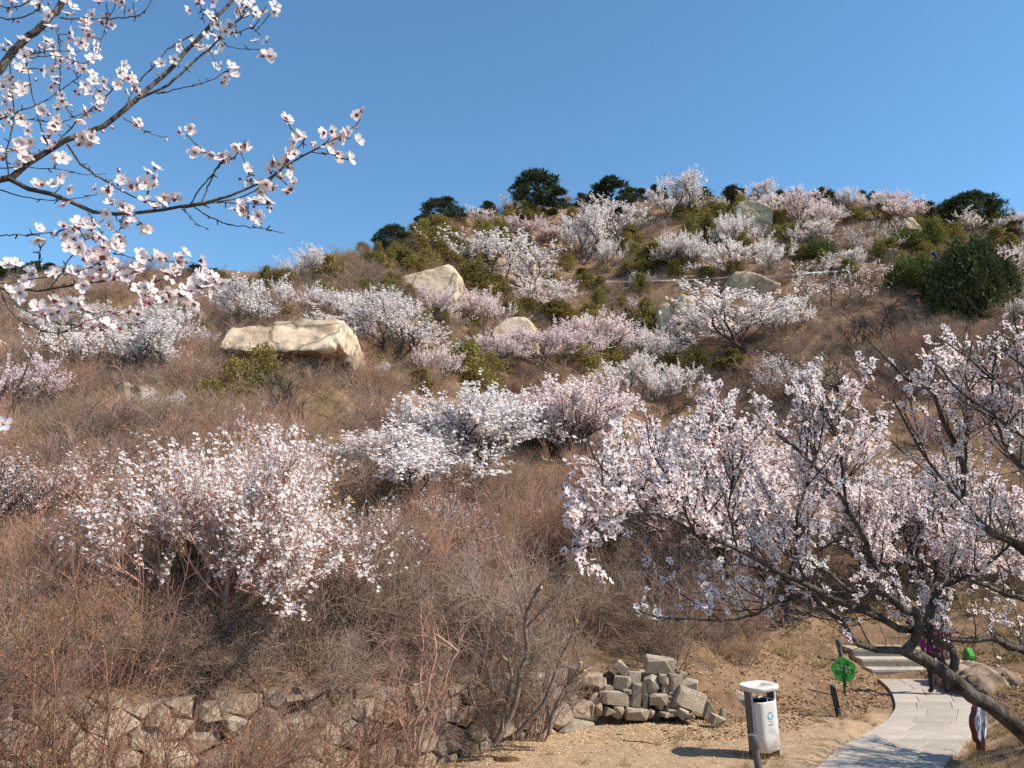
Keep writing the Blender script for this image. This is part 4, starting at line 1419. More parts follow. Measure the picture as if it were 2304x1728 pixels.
def scatter_px(rng, n, u0, u1, vfun, keep=None):
    U = rng.uniform(u0, u1, n)
    lim = np.array([vfun(u) for u in U])
    G = hit_many(U, rng.uniform(lim[:, 0], lim[:, 1]))
    d = G[:, 1] - np.interp(G[:, 0], YW_X, YW_Y)
    return np.array([g for u, g, dd in zip(U, G, d) if not np.isnan(g[0]) and dd > .6 and (keep is None or keep(u, g))])


rngu = RS(900)


def hollow(g):
    """the bare dark hollow under the slab's left end"""
    u_, v_ = project(np.array([g]))
    return 470 < u_[0] < 640 and 770 < v_[0] < 905


UG = [bare_shrub_mesh("brush_tuft", 460 + i, m, 1.0, 12, (6, 5), .9, .15, .010, .12, tw=(.12, .3)) for i, m in enumerate([M_twigviolet, M_twigviolet, M_twiggrey, M_twigred])]
def straw_tuft(seed):
    rng = RS(seed)
    acc = Acc()
    n_ = 70
    P = np.c_[rng.randn(n_, 2) * .14, np.full(n_, -.03)]
    A = grow(rng, P, norm(np.c_[rng.randn(n_, 2) * .45, np.ones(n_)]), rng.uniform(.35, .95, n_), 5, .1, -.1)
    tubes(acc, A, .006, .002, 3)
    return acc.mesh("straw_tuft", [M_straw])


UG += [straw_tuft(470), straw_tuft(471)]
pts = scatter_px(rngu, 4200, -500, 2800, lambda u: (np.interp(u, SK_U, SK_V) + 2, 1500), lambda u, g: not (g[0] > 5.5 and g[1] < 22) and not hollow(g))
pts = np.vstack([pts, scatter_px(rngu, 6500, -300, 2600, lambda u: (np.interp(u, SK_U, SK_V) + 1, 900), lambda u, g: not hollow(g))])
n = len(pts)
far = np.clip((pts[:, 1] - 12) / 60, 0, 1)
patch = vnoise(pts[:, 0] / 2.6, pts[:, 1] / 2.6, 71) + .5 * vnoise(pts[:, 0] / 7, pts[:, 1] / 7, 72)
keep_ = (rngu.rand(n) < .72 + 1.1 * patch) | (pts[:, 1] > 45)
pts, patch, far = pts[keep_], patch[keep_], far[keep_]
n = len(pts)
sc = rngu.uniform(.65, 1.3, n) * (.75 + .27 * far) * (1 + .7 * patch)
idx = np.where(pts[:, 1] > 38, rngu.choice([0, 1, 1, 3, 0, 1, 4], n), rngu.choice([0, 2, 3, 3, 2, 0, 4, 5], n))
instancer("undergrowth", "low leafless brown brush covering the whole hillside", "undergrowth", UG, pts, np.stack([rngu.uniform(-.2, .2, n), rngu.uniform(-.2, .2, n), rngu.uniform(0, 6.28, n)], 1), np.stack([sc * 1.15, sc * 1.15, sc], 1), idx)


def grass_tuft(seed, n=34, h=.28, mat=None):
    rng = RS(seed)
    acc = Acc()
    P = np.c_[rng.randn(n, 2) * .06, np.full(n, -.02)]
    D = norm(np.c_[rng.randn(n, 2) * .5, np.ones(n)])
    A = grow(rng, P, D, rng.uniform(.5, 1.1, n) * h, 4, .12, -.12)
    tubes(acc, A, .004, .001, 3)
    return acc.mesh("grass_tuft", [mat or M_grassdry])


GT = [grass_tuft(500 + i) for i in range(4)]
pg = scatter_px(rngu, 1500, -200, 2500, lambda u: (650, 1520))
x, y = rngu.uniform(-2, 9, 700), rngu.uniform(10.2, 18, 700)
xl, xr = path_x(y)
ok = (y - np.interp(x, YW_X, YW_Y) < -.1) & ~((xl - .05 < x) & (x < xr + .05)) & (vnoise(x / .9, y / .9, 31) > .02)
x2, y2 = rngu.uniform(5.5, 11, 700), rngu.uniform(8, 17, 700)
ok2 = x2 > path_x(y2)[1] + .05
x, y = np.concatenate([x[ok], x2[ok2]]), np.concatenate([y[ok], y2[ok2]])
near = np.stack([x, y, H(x, y)], 1)
pg = np.vstack([pg, np.array(near)])
n = len(pg)
sc = np.where(pg[:, 1] < 18, rngu.uniform(.3, .7, n), rngu.uniform(.9, 2.0, n))
instancer("dry_grass", "thin straw-coloured dry grass on the slopes and beside the path", "grass", GT, pg, np.stack([np.zeros(n), np.zeros(n), rngu.uniform(0, 6.28, n)], 1), np.stack([sc] * 3, 1), rngu.randint(0, 4, n))

# wood chips and fallen leaves as flat flecks lying on the ground
def flecks(name, label, cat, mat, pts, size, seed, tilt=.35, asp=.4):
    rng = RS(seed)
    acc = Acc()
    pts = np.array(pts)
    n = len(pts)
    N_ = norm(np.c_[rng.randn(n, 2) * tilt, np.ones(n)])
    tv = np.array([[-1, -asp, 0], [1, -asp * .7, .05], [.9, asp, 0], [-.8, asp * .8, .12]], float)
    stamp(acc, tv, np.array([[0, 1, 2, 3]]), pts + [0, 0, size * .25], frames(N_, rng), size * rng.uniform(.4, 1.15, n), 0)
    return tag(obj(name, acc.mesh(name, [mat])), label, cat, kind="stuff")


x, y = rngu.uniform(-2.4, 5.6, 60000), rngu.uniform(10.2, 15.5, 60000)
d = y - np.interp(x, YW_X, YW_Y)
pr = (np.exp(-((d + .9) / .9) ** 2) * np.where(x < 3.2, 1, .4) + .10) * (.55 + vnoise(x / .5, y / .5, 44))
ok = (d < -.02) & (x < path_x(y)[0] - .1) & (rngu.rand(60000) < pr)
x, y = x[ok][:9000], y[ok][:9000]
cp = np.stack([x, y, H(x, y)], 1)
flecks("wood_chips", "pale wood chips and straw strewn over the ground by the wall", "wood chips", M_chip, cp, .020, 3)
x, y = rngu.uniform(2.5, 11, 50000), rngu.uniform(13.5, 24, 50000)
d = y - np.interp(x, YW_X, YW_Y)
xl, xr = path_x(y)
ok = ~((d < -1.6) & (x < xl)) & ~((xl - .05 < x) & (x < xr + .05) & (y < 21)) & (rngu.rand(50000) < .6 + vnoise(x / .7, y / .7, 45))
x, y = x[ok][:16000], y[ok][:16000]
lp = np.stack([x, y, H(x, y)], 1)
flecks("fallen_leaves", "dry brown fallen leaves covering the slope under the blossom trees", "leaves", M_litter, lp, .034, 4, .6, .5)

# ------------------------------------------------------------------ flowering shrubs of the middle ground
def mid_blossom(label, u, vb, vt, wpx, seed, mat, nstem=6, spread=.8, dens=1.0, fsize=.055, kk=(5, 6, 5), yaw=0, lean=(0, 0), lowbare=.25, bark=None, shoot=(.35, .75), depth=None, name="blossom_shrub", cat="shrub", flower="five"):
    wm, bm_, w0, h0 = blossom_tree(name, seed, mat, 4.0, nstem, spread, dens, fsize, kk, flower, lowbare=lowbare, bark=bark or M_barkdark, shoot=shoot)
    g = hit(u, vb) if depth is None else at(u, vb, depth)
    s = pixel_scale(g[1])
    t = thing(name, label, cat, (g[0], g[1], g[2] - .03), (lean[0], lean[1], yaw), (wpx * s / w0, wpx * s / w0, (vb - vt) * s / h0), "flowering shrubs of the middle ground")
    obj("branches", wm, t)
    obj("blossoms", bm_, t)


mid_blossom("wide white blossom shrub straggling over the thicket above the wall's left half", 470, 1460, 1000, 440, 60, M_petal_far, 10, .95, .55, .052, (6, 7, 6), lowbare=.03, bark=M_twigred)
mid_blossom("upright spray of white blossom at the wide shrub's upper edge", 590, 1290, 955, 240, 61, M_petal_pink, 6, .7, .6, .054, (4, 5, 5), bark=M_twigred)
mid_blossom("hazy pink blossom shrub at the left edge behind the red twigs", 110, 1270, 1010, 400, 62, M_petal_pink, 8, 1.0, .28, .048, (5, 6, 5), lowbare=.15, bark=M_twigred)
mid_blossom("pale pink blossom shrub at the very left edge under grey rock", -60, 1250, 1000, 260, 63, M_petal_pink, 7, .9, .28, .048, (5, 6, 4), lowbare=.15)
mid_blossom("dense white blossom bush with upright spiky shoots above the brown thicket", 1060, 1110, 900, 270, 64, M_petal_far, 12, .85, 1.15, .070, (5, 6, 5), lowbare=.06, shoot=(.6, 1.1), flower="far")
mid_blossom("lower grey-white blossom bush leaning left of the spiky white one", 890, 1150, 975, 270, 65, M_petal_far, 12, 1.0, 1.0, .066, (5, 6, 5), lowbare=.03, shoot=(.5, .9), flower="far")
mid_blossom("rounded pink blossom bush right of the spiky white bush", 1275, 1040, 860, 270, 66, M_petal_pink, 11, .85, 1.1, .066, (5, 6, 5), lowbare=.08, flower="far")
mid_blossom("big pale pink blossom tree behind the near branches above a dark trunk", 1745, 1400, 965, 560, 67, M_petal_pink, 5, .9, 1.15, .064, (6, 7, 5), lowbare=.30, name="blossom_tree", cat="tree")
mid_blossom("pale pink blossom tree right of the steps behind the near branches", 2040, 1380, 1030, 400, 68, M_petal_pink, 5, .9, .9, .052, (5, 6, 5), lowbare=.30, name="blossom_tree", cat="tree")
mid_blossom("straggling little blossom shrub in the red-brown thicket", 890, 1330, 1150, 190, 69, M_petal_far, 5, .9, .28, .075, (4, 5, 4), lowbare=.3)
mid_blossom("thin blossom twigs at the foot of the spiky white bush", 960, 1240, 1110, 230, 70, M_petal_far, 6, 1.0, .35, .06, (4, 5, 4), lowbare=.1)

# dry reed tufts hanging between the blossom shrubs
def reed_mesh(seed):
    rng = RS(seed)
    acc = Acc()
    P, D = stems_fan(rng, 9, .5, jitter=.2)
    A = grow(rng, P, D, rng.uniform(1.1, 1.8, 9), 6, .06, -.02)
    tubes(acc, A, .008, .004, 4)
    p, d, t = spawn(rng, A, 9, .55, 1, .3, .9, -.3)
    n = len(p)
    d = norm(d + np.array([0, 0, -1.0]))
    tv = np.array([[-.07, 0, 0], [.07, 0, 0], [.09, .06, .45], [0, .1, 1.0], [-.09, .06, .45]], float)
    stamp(acc, tv, np.array([[0, 1, 2, 4]]), p, frames(d, rng), .30 * rng.uniform(.5, 1.2, n), 1)
    stamp(acc, tv[[4, 2, 3]], np.array([[0, 1, 2]]), p, frames(d, rng), .2, 1)
    return acc.mesh("reed", [M_straw, M_straw])


REED = [reed_mesh(520 + i) for i in range(3)]
for i, (u, v, h) in enumerate([(590, 1270, 1.7), (640, 1230, 1.7), (690, 1300, 1.5), (560, 1330, 1.5), (480, 1400, 1.5), (800, 1290, 1.4), (740, 1250, 1.5), (770, 1340, 1.3), (840, 1330, 1.3), (880, 1290, 1.2), (600, 1180, 1.6), (660, 1170, 1.5), (790, 1400, 1.2)]):
    g = hit(u, v)
    t = thing("dry_reed", "tuft of tan dry hanging reed leaves among the white blossom shrubs", "reed", (g[0], g[1], g[2]), (0, 0, i * 1.7), (h / 1.7,) * 3, "dry reed tufts among the blossom shrubs")
    obj("leaves", REED[i % 3], t)


# ------------------------------------------------------------------ near shrubs below the camera: red-stemmed and cut-back ones
def near_red_shrub(label, x, y, H_, seed, nstem=10, lean=(0, 0), spread=.55):
    z = float(H(x, y))
    rng = RS(seed)
    acc, lv = Acc(), Acc()
    P, D = stems_fan(rng, nstem, spread, lean, jitter=.3)
    A = grow(rng, P, D, rng.uniform(.55, 1.05, nstem) * H_, 12, .09, .03)
    tubes(acc, A, .0085 * rng.uniform(.5, 1.25, nstem), .0025, 5)
    p, d, t = spawn(rng, A, 15, .15, .98, .5, 1.15, .12)
    B = grow(rng, p, d, rng.uniform(.2, .75, len(p)), 7, .12, .03)
    tubes(acc, B, .0042, .0016, 3)
    p, d, t = spawn(rng, B, 5, .1, 1, .4, 1.1, .15)
    C = grow(rng, p, d, rng.uniform(.06, .25, len(p)), 4, .12, .02)
    tubes(acc, C, .0022, .0012, 3)
    k = rng.rand(len(C)) < .20
    q = np.concatenate([C[k][:, -1], C[k][:, 1], C[k][:, 2]])
    stamp(lv, *LEAF, q, randrot(rng, len(q)), .018 * rng.uniform(.5, 1.2, len(q)), 0)
    t = thing("red_stemmed_shrub", label, "shrub", (x, y, z - .03))
    obj("stems", acc.mesh("stems", [M_twigcrimson]), t)
    obj("dry_leaves", lv.mesh("dry_leaves", [M_dryleaf]), t)


near_red_shrub("tall red-stemmed bare shrub with dark upright leader in front of the wall", -3.25, 6.6, 2.9, 610, 9, (.05, .05), .35)
near_red_shrub("red-stemmed bare shrub sprawling at the lower left corner", -3.9, 6.3, 1.4, 611, 10, (.1, 0), .75)
near_red_shrub("red-stemmed shrub with orange dry leaves before the wall stones", -2.7, 7.1, 1.4, 612, 12, (.15, .1), .8)
near_red_shrub("tall thin red-stemmed shrub at the far left edge", -4.4, 6.9, 2.8, 613, 9, (0, .05), .4)
near_red_shrub("low tangled red-stemmed shrub at the foot of the wall's left part", -2.3, 6.9, 1.0, 614, 12, (0, .1), .95)
near_red_shrub("red-stemmed shrub leaning right over the middle wall stones", -2.0, 8.2, 1.4, 615, 9, (.35, .1), .6)

for i, (x, y, h, lab) in enumerate([(-3.5, 7.3, 1.6, "brownish-red twiggy shrub close against the wall's left stones"), (-4.7, 7.4, 1.9, "brownish-red twiggy shrub at the wall's far left end"), 
                                    (-4.1, 7.6, 2.3, "upright red-brown shrub mixing with the pink blossom behind"), (-1.6, 9.3, 1.1, "small reddish shrub close to the thin multi-stemmed shrub"), (-5.0, 8.6, 2.2, "reddish shrub growing on the wall's top at the left edge")]):
    near_red_shrub(lab, x, y, h * .85, 630 + i, 8, (.1, .05), .7)


def px_limbs(zi, polys, d0, wobble=0.25, seed=0, n=10):
    """polylines traced at their own depth: each (points, width_px start, end, depth start, end)"""
    out = []
    rng = RS(seed)
    for pts, w0, w1, da, db in polys:
        m = len(pts)
        P = np.array([at(*Z(zi)(*p), da + (db - da) * i / (m - 1)) for i, p in enumerate(pts)])
        out.append((catmull(P, n), w0 / ZS(zi) * da / F / 2, w1 / ZS(zi) * db / F / 2))
    return out


def build_cut_shrub():
    root = thing("cut_back_shrub", "pruned grey shrub with thick forked stems and fresh orange cuts before the wall", "shrub", z0(1090, 1668))
    o0 = np.array(root.location)
    polys = [([(1010, 1500), (1060, 1400), (1110, 1320), (1150, 1180), (1160, 1050), (1205, 960), (1200, 830), (1190, 740), (1240, 610), (1292, 530)], 46, 24, 12.4, 12.0),
             ([(1000, 1500), (960, 1400), (920, 1330), (880, 1270), (850, 1180), (860, 1060)], 34, 10, 12.5, 12.9), ([(1030, 1480), (1060, 1350), (1090, 1250), (1110, 1130), (1090, 1000), (1000, 940)], 36, 22, 12.4, 12.1),
             ([(1140, 1455), (1220, 1360), (1300, 1270), (1360, 1130), (1400, 1010), (1430, 940)], 36, 18, 12.5, 12.3), ([(1340, 1450), (1370, 1310), (1440, 1170), (1500, 1090), (1565, 1050)], 34, 20, 12.8, 12.6),
             ([(1480, 1110), (1520, 1050), (1540, 1000)], 20, 16, 12.65, 12.55), ([(1300, 1450), (1400, 1270), (1470, 1180), (1540, 1150)], 26, 12, 12.9, 12.8), ([(1420, 960), (1480, 850), (1515, 740)], 20, 16, 12.3, 12.2),
             ([(1200, 780), (1290, 690), (1340, 620), (1390, 590)], 18, 7, 12.1, 11.8), ([(1290, 690), (1360, 650), (1440, 630)], 12, 6, 12.0, 11.8), ([(1240, 570), (1330, 480), (1420, 445), (1490, 437)], 14, 7, 12.0, 11.7),
             ([(1350, 470), (1420, 462), (1485, 466)], 8, 5, 11.9, 11.7), ([(1010, 740), (940, 630), (880, 560), (820, 450)], 14, 8, 12.0, 12.1), ([(1100, 1000), (1050, 860), (1010, 740)], 16, 14, 12.1, 12.0), ([(1175, 690), (1130, 520), (1080, 380), (1010, 310)], 13, 7, 12.0, 12.3),
             ([(1180, 770), (1090, 690), (1010, 640), (890, 590)], 12, 6, 12.1, 11.9), ([(1170, 1030), (1280, 950), (1400, 880), (1480, 850)], 14, 8, 12.2, 12.4), ([(1210, 830), (1290, 890), (1375, 975)], 9, 5, 12.0, 11.9),
             ([(990, 1490), (975, 1300), (985, 1150), (950, 1000), (960, 860)], 24, 10, 12.4, 12.3), ([(1050, 1430), (1080, 1200), (1140, 1000), (1130, 800)], 20, 10, 12.3, 12.4), ([(1360, 1440), (1330, 1250), (1350, 1050), (1290, 900)], 14, 7, 12.9, 13.0)]
    L = px_limbs(6, polys, 12.3, n=12)
    A = np.stack([a for a, _, _ in L]) - o0
    st = Acc()
    for i, (a, r0, r1) in enumerate(L):
        tubes(st, A[i:i + 1], r0 * .82, r1 * .85, 8)
    obj("stem", st.mesh("stem", [M_barktan]), root)
    tw = Acc()
    rng = RS(640)
    p, d, t = spawn(rng, A, 12, .2, 1, .35, 1.1, .25)
    B = grow(rng, p, d, rng.uniform(.2, .8, len(p)), 7, .14, .06)
    tubes(tw, B, .006, .0025, 3)
    p, d, t = spawn(rng, B, 5, .15, 1, .4, 1.0, .2)
    C = grow(rng, p, d, rng.uniform(.08, .35, len(p)), 4, .12, .05)
    tubes(tw, C, .0032, .0018, 3)
    ng = 130
    bx_ = rng.uniform(-.35, .95, ng)
    bp = np.c_[bx_, rng.uniform(-.15, .35, ng), np.zeros(ng)]
    Dd = norm(np.c_[rng.randn(ng) * .30 + (bx_ - .3) * .35, rng.randn(ng) * .3, np.ones(ng)])
    G = grow(rng, bp, Dd, rng.uniform(.5, 1.9, ng), 8, .07, .02)
    tubes(tw, G, .0085 * rng.uniform(.5, 1.3, ng), .002, 4)
    p, d, t = spawn(rng, G, 6, .3, 1, .3, .9, .15)
    G2 = grow(rng, p, d, rng.uniform(.1, .45, len(p)), 5, .1, .03)
    tubes(tw, G2, .0035, .0015, 3)
    obj("twigs", tw.mesh("twigs", [M_twiggrey]), root)
    for i in (0, 2, 4, 5, 7):
        q, tang = A[i][-1], A[i][-1] - A[i][-2]
        ac = Acc()
        e = norm(tang[None])[0] * .03
        tubes(ac, np.array([[q - e, q, q + e * .2, q + e * .22]]), L[i][2] * 1.12, L[i][2] * .3, 8, power=4)
        obj("cut_end", ac.mesh("cut_end", [M_cut]), root)
    # second, thinner shrub to its left
    root2 = thing("cut_back_shrub", "thin reddish multi-stemmed shrub left of the pruned grey shrub", "shrub", z0(930, 1722))
    o2 = np.array(root2.location)
    polys = [([(480, 1640), (510, 1500), (500, 1400), (580, 1240), (600, 1100), (640, 950), (620, 800)], 26, 12, 11.4, 11.6), ([(520, 1640), (540, 1450), (600, 1300), (690, 1150), (720, 1010), (780, 940), (640, 830)], 22, 12, 11.3, 11.2),
             ([(470, 1640), (440, 1450), (410, 1300), (400, 1150), (440, 1000)], 16, 8, 11.4, 11.8), ([(500, 1600), (430, 1400), (370, 1290), (330, 1200)], 14, 7, 11.3, 11.0), ([(560, 1650), (600, 1500), (640, 1400), (700, 1250)], 14, 6, 11.3, 11.1),
             ([(450, 1640), (440, 1500), (430, 1350), (430, 1200)], 12, 6, 11.2, 11.3), ([(100, 1640), (200, 1520), (330, 1380), (450, 1240)], 16, 8, 11.0, 11.6), ([(540, 1480), (560, 1300), (540, 1100), (560, 900), (540, 700)], 14, 6, 11.4, 11.9)]
    L = px_limbs(6, polys, 11.4, n=12)
    A = np.stack([a for a, _, _ in L]) - o2
    st, tw = Acc(), Acc()
    for i, (a, r0, r1) in enumerate(L):
        tubes(st, A[i:i + 1], r0, r1, 6)
    p, d, t = spawn(rng, A, 14, .25, 1, .35, 1.1, .15)
    B = grow(rng, p, d, rng.uniform(.2, .7, len(p)), 7, .14, .02)
    tubes(tw, B, .005, .002, 3)
    p, d, t = spawn(rng, B, 5, .15, 1, .4, 1.0, .1)
    C = grow(rng, p, d, rng.uniform(.08, .3, len(p)), 4, .12, .02)
    tubes(tw, C, .003, .0016, 3)
    obj("stem", st.mesh("stem", [M_twigred]), root2)
    obj("twigs", tw.mesh("twigs", [M_twigred]), root2)


build_cut_shrub()

# ------------------------------------------------------------------ near blossom
def blossom_mesh(name, seed, openness=1.0):
    rng = RS(seed)
    acc = Acc()
    for k in range(5):
        a = 2 * math.pi * k / 5 + rng.uniform(-.1, .1)
        ca, sa = math.cos(a), math.sin(a)
        lift = rng.uniform(.1, .45) / openness
        L = rng.uniform(.85, 1.05)
        rows = [(.10, .05), (.45, .33), (.80, .36), (1.0, .16)]
        v = []
        for r, w in rows:
            for s in (-1, 0, 1):
                rr = r * L * math.cos(lift * r)
                z = r * L * math.sin(lift * r) + (.10 * abs(s) * r) + .05
                v.append([rr * ca - s * w * sa, rr * sa + s * w * ca, z])
        f = []
        for i in range(3):
            for j in range(2):
                f.append([3 * i + j, 3 * i + j + 1, 3 * i + j + 4, 3 * i + j + 3])
        acc.add(np.array(v), f, 0, True)
    acc.add(CALYX[0] * 1.15, CALYX[1], 1, False)
    for k in range(7):                                   # stamens
        a = rng.uniform(0, 6.28)
        b = rng.uniform(.15, .38)
        tip = np.array([b * math.cos(a), b * math.sin(a), rng.uniform(.35, .5)])
        w = np.array([-math.sin(a), math.cos(a), 0]) * .03
        acc.add(np.array([[0, 0, .05], tip + w, tip - w]), [[0, 1, 2]], 1)
    return acc.mesh(name, [M_petal, M_calyx])


def bud_mesh():
    acc = Acc()
    t = np.linspace(0, 1, 6)
    P = np.c_[np.zeros(6), np.zeros(6), t * 1.1 - .2][None]
    V = []
    for i, r in enumerate([.05, .34, .46, .42, .26, .03]):
        for j in range(6):
            V.append([r * math.cos(j * math.pi / 3), r * math.sin(j * math.pi / 3), P[0, i, 2]])
    f = [[i * 6 + j, i * 6 + (j + 1) % 6, (i + 1) * 6 + (j + 1) % 6, (i + 1) * 6 + j] for i in range(5) for j in range(6)]
    acc.add(np.array(V), f[:12], 1, True)
    acc.add(np.array(V), f[12:], 0, True)
    return acc.mesh("bud", [M_bud, M_calyx])


NB = [blossom_mesh("blossom", 700 + i, [1, 1.3, .6, .9][i]) for i in range(4)]
BUD = bud_mesh()


def rot_to(n, rng):
    q = Vector(n).to_track_quat('Z', 'Y')
    return (q.to_matrix() @ Matrix.Rotation(rng.uniform(0, 6.28), 3, 'Z')).to_euler()


def flowers_on(root, o0, pos, nrm, size, rng, limit=300, buds=None, cam_first=True):
    """the largest in view as parts, the rest joined"""
    dist = np.linalg.norm(pos + o0 - CAM, axis=1)
    inview = np.ones(len(pos), bool)
    rel = pos + o0 - CAM
    cy = rel[:, 1] * CP + rel[:, 2] * SP
    cz = -rel[:, 1] * SP + rel[:, 2] * CP
    inview &= (cy > 0) & (np.abs(rel[:, 0] / np.maximum(cy, .01)) < .66) & (np.abs(cz / np.maximum(cy, .01)) < .5)
    order = np.argsort(np.where(inview, dist, dist + 100))
    near_i, rest = order[:limit], order[limit:]
    for i in near_i:
        obj("blossom", NB[rng.randint(4)], root, pos[i], rot_to(nrm[i], rng), (size[i],) * 3)
    if len(rest):
        acc = Acc()
        R = frames(nrm[rest], rng)
        stamp(acc, *FLOWER5, pos[rest], R, size[rest], 0)
        stamp(acc, *CALYX, pos[rest], R, size[rest], 1)
        o = obj("blossoms", acc.mesh("blossoms", [M_petal, M_calyx]), root)
        o["kind"] = "stuff"
    if buds is not None and len(buds[0]):
        for p, n_ in zip(*buds):
            obj("bud", BUD, root, p, rot_to(n_, rng), (.0095,) * 3)


def line_points(A, per, t0, t1, rng):
    n = len(A)
    t = rng.uniform(t0, t1, (n, per))
    s = t * (A.shape[1] - 1)
    i = np.minimum(s.astype(int), A.shape[1] - 2)
    bi = np.arange(n)[:, None]
    return (A[bi, i] + (A[bi, i + 1] - A[bi, i]) * (s - i)[..., None]).reshape(-1, 3)


TOP_U = [1200, 1290, 1330, 1450, 1530, 1600, 1640, 1690, 1760, 1830, 1880, 1950, 2030, 2110, 2200, 2304, 2600]
TOP_V = [1150, 1060, 970, 930, 950, 835, 900, 870, 880, 800, 850, 750, 830, 750, 740, 700, 650]


def build_right_tree():
    base = np.array([4.75, 6.45, 0])
    base[2] = float(H(base[0], base[1])) - .1
    root = thing("peach_tree", "leaning near blossom tree with dark forked limbs over the footpath", "tree", base)
    s7, s8, src = Z(7), Z(8), (lambda x, y: (x, y))
    limbs = []          # (pixel points, width px start,end, depth start,end)
    def add(fn, pts, w0, w1, d0, d1):
        m = len(pts)
        cum = np.concatenate([[0], np.cumsum([math.dist(pts[i], pts[i + 1]) for i in range(m - 1)])])
        P = np.array([at(*fn(*p), d0 + (d1 - d0) * c / cum[-1]) for p, c in zip(pts, cum)])
        limbs.append((P, w0 * d0 / F / 2, w1 * d1 / F / 2))
    add(s7, [(2212, 1440), (2150, 1390), (2000, 1270), (1880, 1190), (1750, 1080), (1650, 1030), (1530, 960), (1470, 925)], 40, 27, 6.35, 6.0)
    limbs[-1] = (np.vstack([base, (base + limbs[-1][0][0]) / 2 + [.02, .03, .03], limbs[-1][0]]), .074, limbs[-1][2])
    add(s7, [(1500, 945), (1380, 920), (1290, 930), (1230, 905), (1180, 885), (1110, 780), (1000, 690), (870, 560), (760, 500), (640, 430)], 17, 5, 6.0, 5.4)
    add(s7, [(1480, 930), (1540, 840), (1562, 760), (1550, 700), (1480, 680), (1420, 640), (1340, 570), (1230, 560), (1140, 550), (1060, 500), (960, 420), (850, 370), (720, 330)], 22, 5, 6.0, 5.3)
    add(s7, [(1560, 800), (1440, 790), (1370, 745), (1260, 695), (1140, 660), (1050, 605), (950, 570), (840, 510), (720, 460), (600, 395), (520, 350), (420, 295), (250, 230), (130, 180), (0, 90), (-140, 60), (-280, 80), (-420, 40)], 17, 5, 6.0, 4.4)
    add(s7, [(1420, 640), (1350, 540), (1310, 460), (1260, 360), (1220, 250), (1190, 180), (1150, 120), (1100, 10)], 15, 10, 5.9, 5.5)
    add(src, [(1902, 1132), (1896, 1064), (1891, 1007), (1870, 960), (1843, 920), (1815, 860)], 8, 4, 5.5, 5.1)
    add(s8, [(1385, 905), (1300, 800), (1160, 660), (1040, 560), (940, 390), (925, 340)], 8, 3.5, 5.5, 4.8)
    add(s8, [(1180, 1250), (1160, 1160), (1150, 1080), (1150, 920), (1200, 800), (1215, 740), (1250, 640)], 9, 4, 5.6, 5.2)
    add(src, [(1596, 1203), (1585, 1130), (1590, 1000), (1603, 850)], 7, 3, 5.0, 4.6)
    add(src, [(1560, 1195), (1520, 1110), (1470, 1020), (1452, 945)], 6, 3, 4.9, 4.5)
    add(src, [(1474, 1174), (1400, 1100), (1345, 1040), (1325, 995)], 5, 3, 4.7, 4.3)
    add(src, [(1660, 1237), (1640, 1150), (1650, 1060), (1640, 960)], 6, 3, 5.1, 4.8)
    add(src, [(1530, 1190), (1420, 1200), (1340, 1215), (1290, 1230)], 5, 3, 4.8, 4.4)
    add(src, [(1850, 1340), (1760, 1350), (1680, 1390), (1560, 1395), (1505, 1390)], 7, 3, 5.8, 5.2)
    # limbs entering from the right
    add(src, [(2480, 1420), (2304, 1244), (2213, 1193), (2169, 1122), (2173, 1064), (2154, 1007), (2121, 949), (2102, 887), (2030, 844), (1953, 765)], 22, 4, 5.6, 4.6)
    add(src, [(2173, 1064), (2175, 950), (2172, 850), (2188, 770)], 8, 3, 5.0, 4.7)
    add(src, [(2420, 1340), (2304, 1227), (2240, 1198), (2197, 1160), (2120, 1080), (2060, 990), (2010, 900)], 13, 4, 5.3, 4.7)
    add(src, [(2440, 1150), (2304, 1050), (2240, 960), (2230, 860), (2250, 770)], 12, 3, 5.0, 4.6)
    add(src, [(2400, 980), (2304, 900), (2230, 850), (2160, 790), (2110, 760)], 9, 3, 4.8, 4.5)
    add(src, [(2450, 900), (2330, 800), (2290, 740), (2280, 700)], 9, 3, 4.6, 4.4)
    add(src, [(2137, 1519), (2150, 1470), (2110, 1440), (2090, 1400), (2110, 1330), (2100, 1240)], 20, 6, 6.2, 6.0)
    add(src, [(2130, 1515), (2112, 1480), (2085, 1430), (2060, 1400)], 14, 7, 6.2, 6.4)
    add(src, [(2420, 1500), (2304, 1464), (2263, 1450), (2227, 1435), (2191, 1443), (2137, 1439), (2090, 1425), (2040, 1400)], 24, 6, 6.7, 6.2)
    add(src, [(2420, 1390), (2304, 1352), (2242, 1330), (2187, 1309), (2140, 1298), (2080, 1270), (2020, 1230)], 14, 4, 6.3, 5.8)
    add(src, [(2080, 1400), (2110, 1330), (2190, 1290), (2250, 1250), (2290, 1200)], 9, 4, 6.1, 5.7)
    add(src, [(2460, 1060), (2330, 1000), (2230, 930), (2160, 880), (2110, 820), (2060, 800)], 9, 3, 4.9, 4.4)
    add(src, [(2450, 920), (2350, 860), (2270, 800), (2225, 750)], 8, 3, 4.7, 4.4)
    # parent them to the real crown behind the frame edge: a fork from the base to the off-frame limbs
    for a in [limbs[k][0][0] for k in (14, 16, 17, 18, 19, 22, 23, 25, 26)]:
        mid = (a + base) / 2 + np.array([.25, -.1, .25])
        limbs.append((np.vstack([base + [0, 0, .25], mid, a]), .05, .022))
    n = 16
    A = np.stack([catmull(P, n) for P, _, _ in limbs]) - base
    r0 = np.array([l[1] for l in limbs])
    r1 = np.array([l[2] for l in limbs])
    rng = RS(800)
    A[:, 1:-1] += rng.randn(len(A), n - 2, 3) * np.minimum(r0, .02)[:, None, None] * .35
    w = Acc()
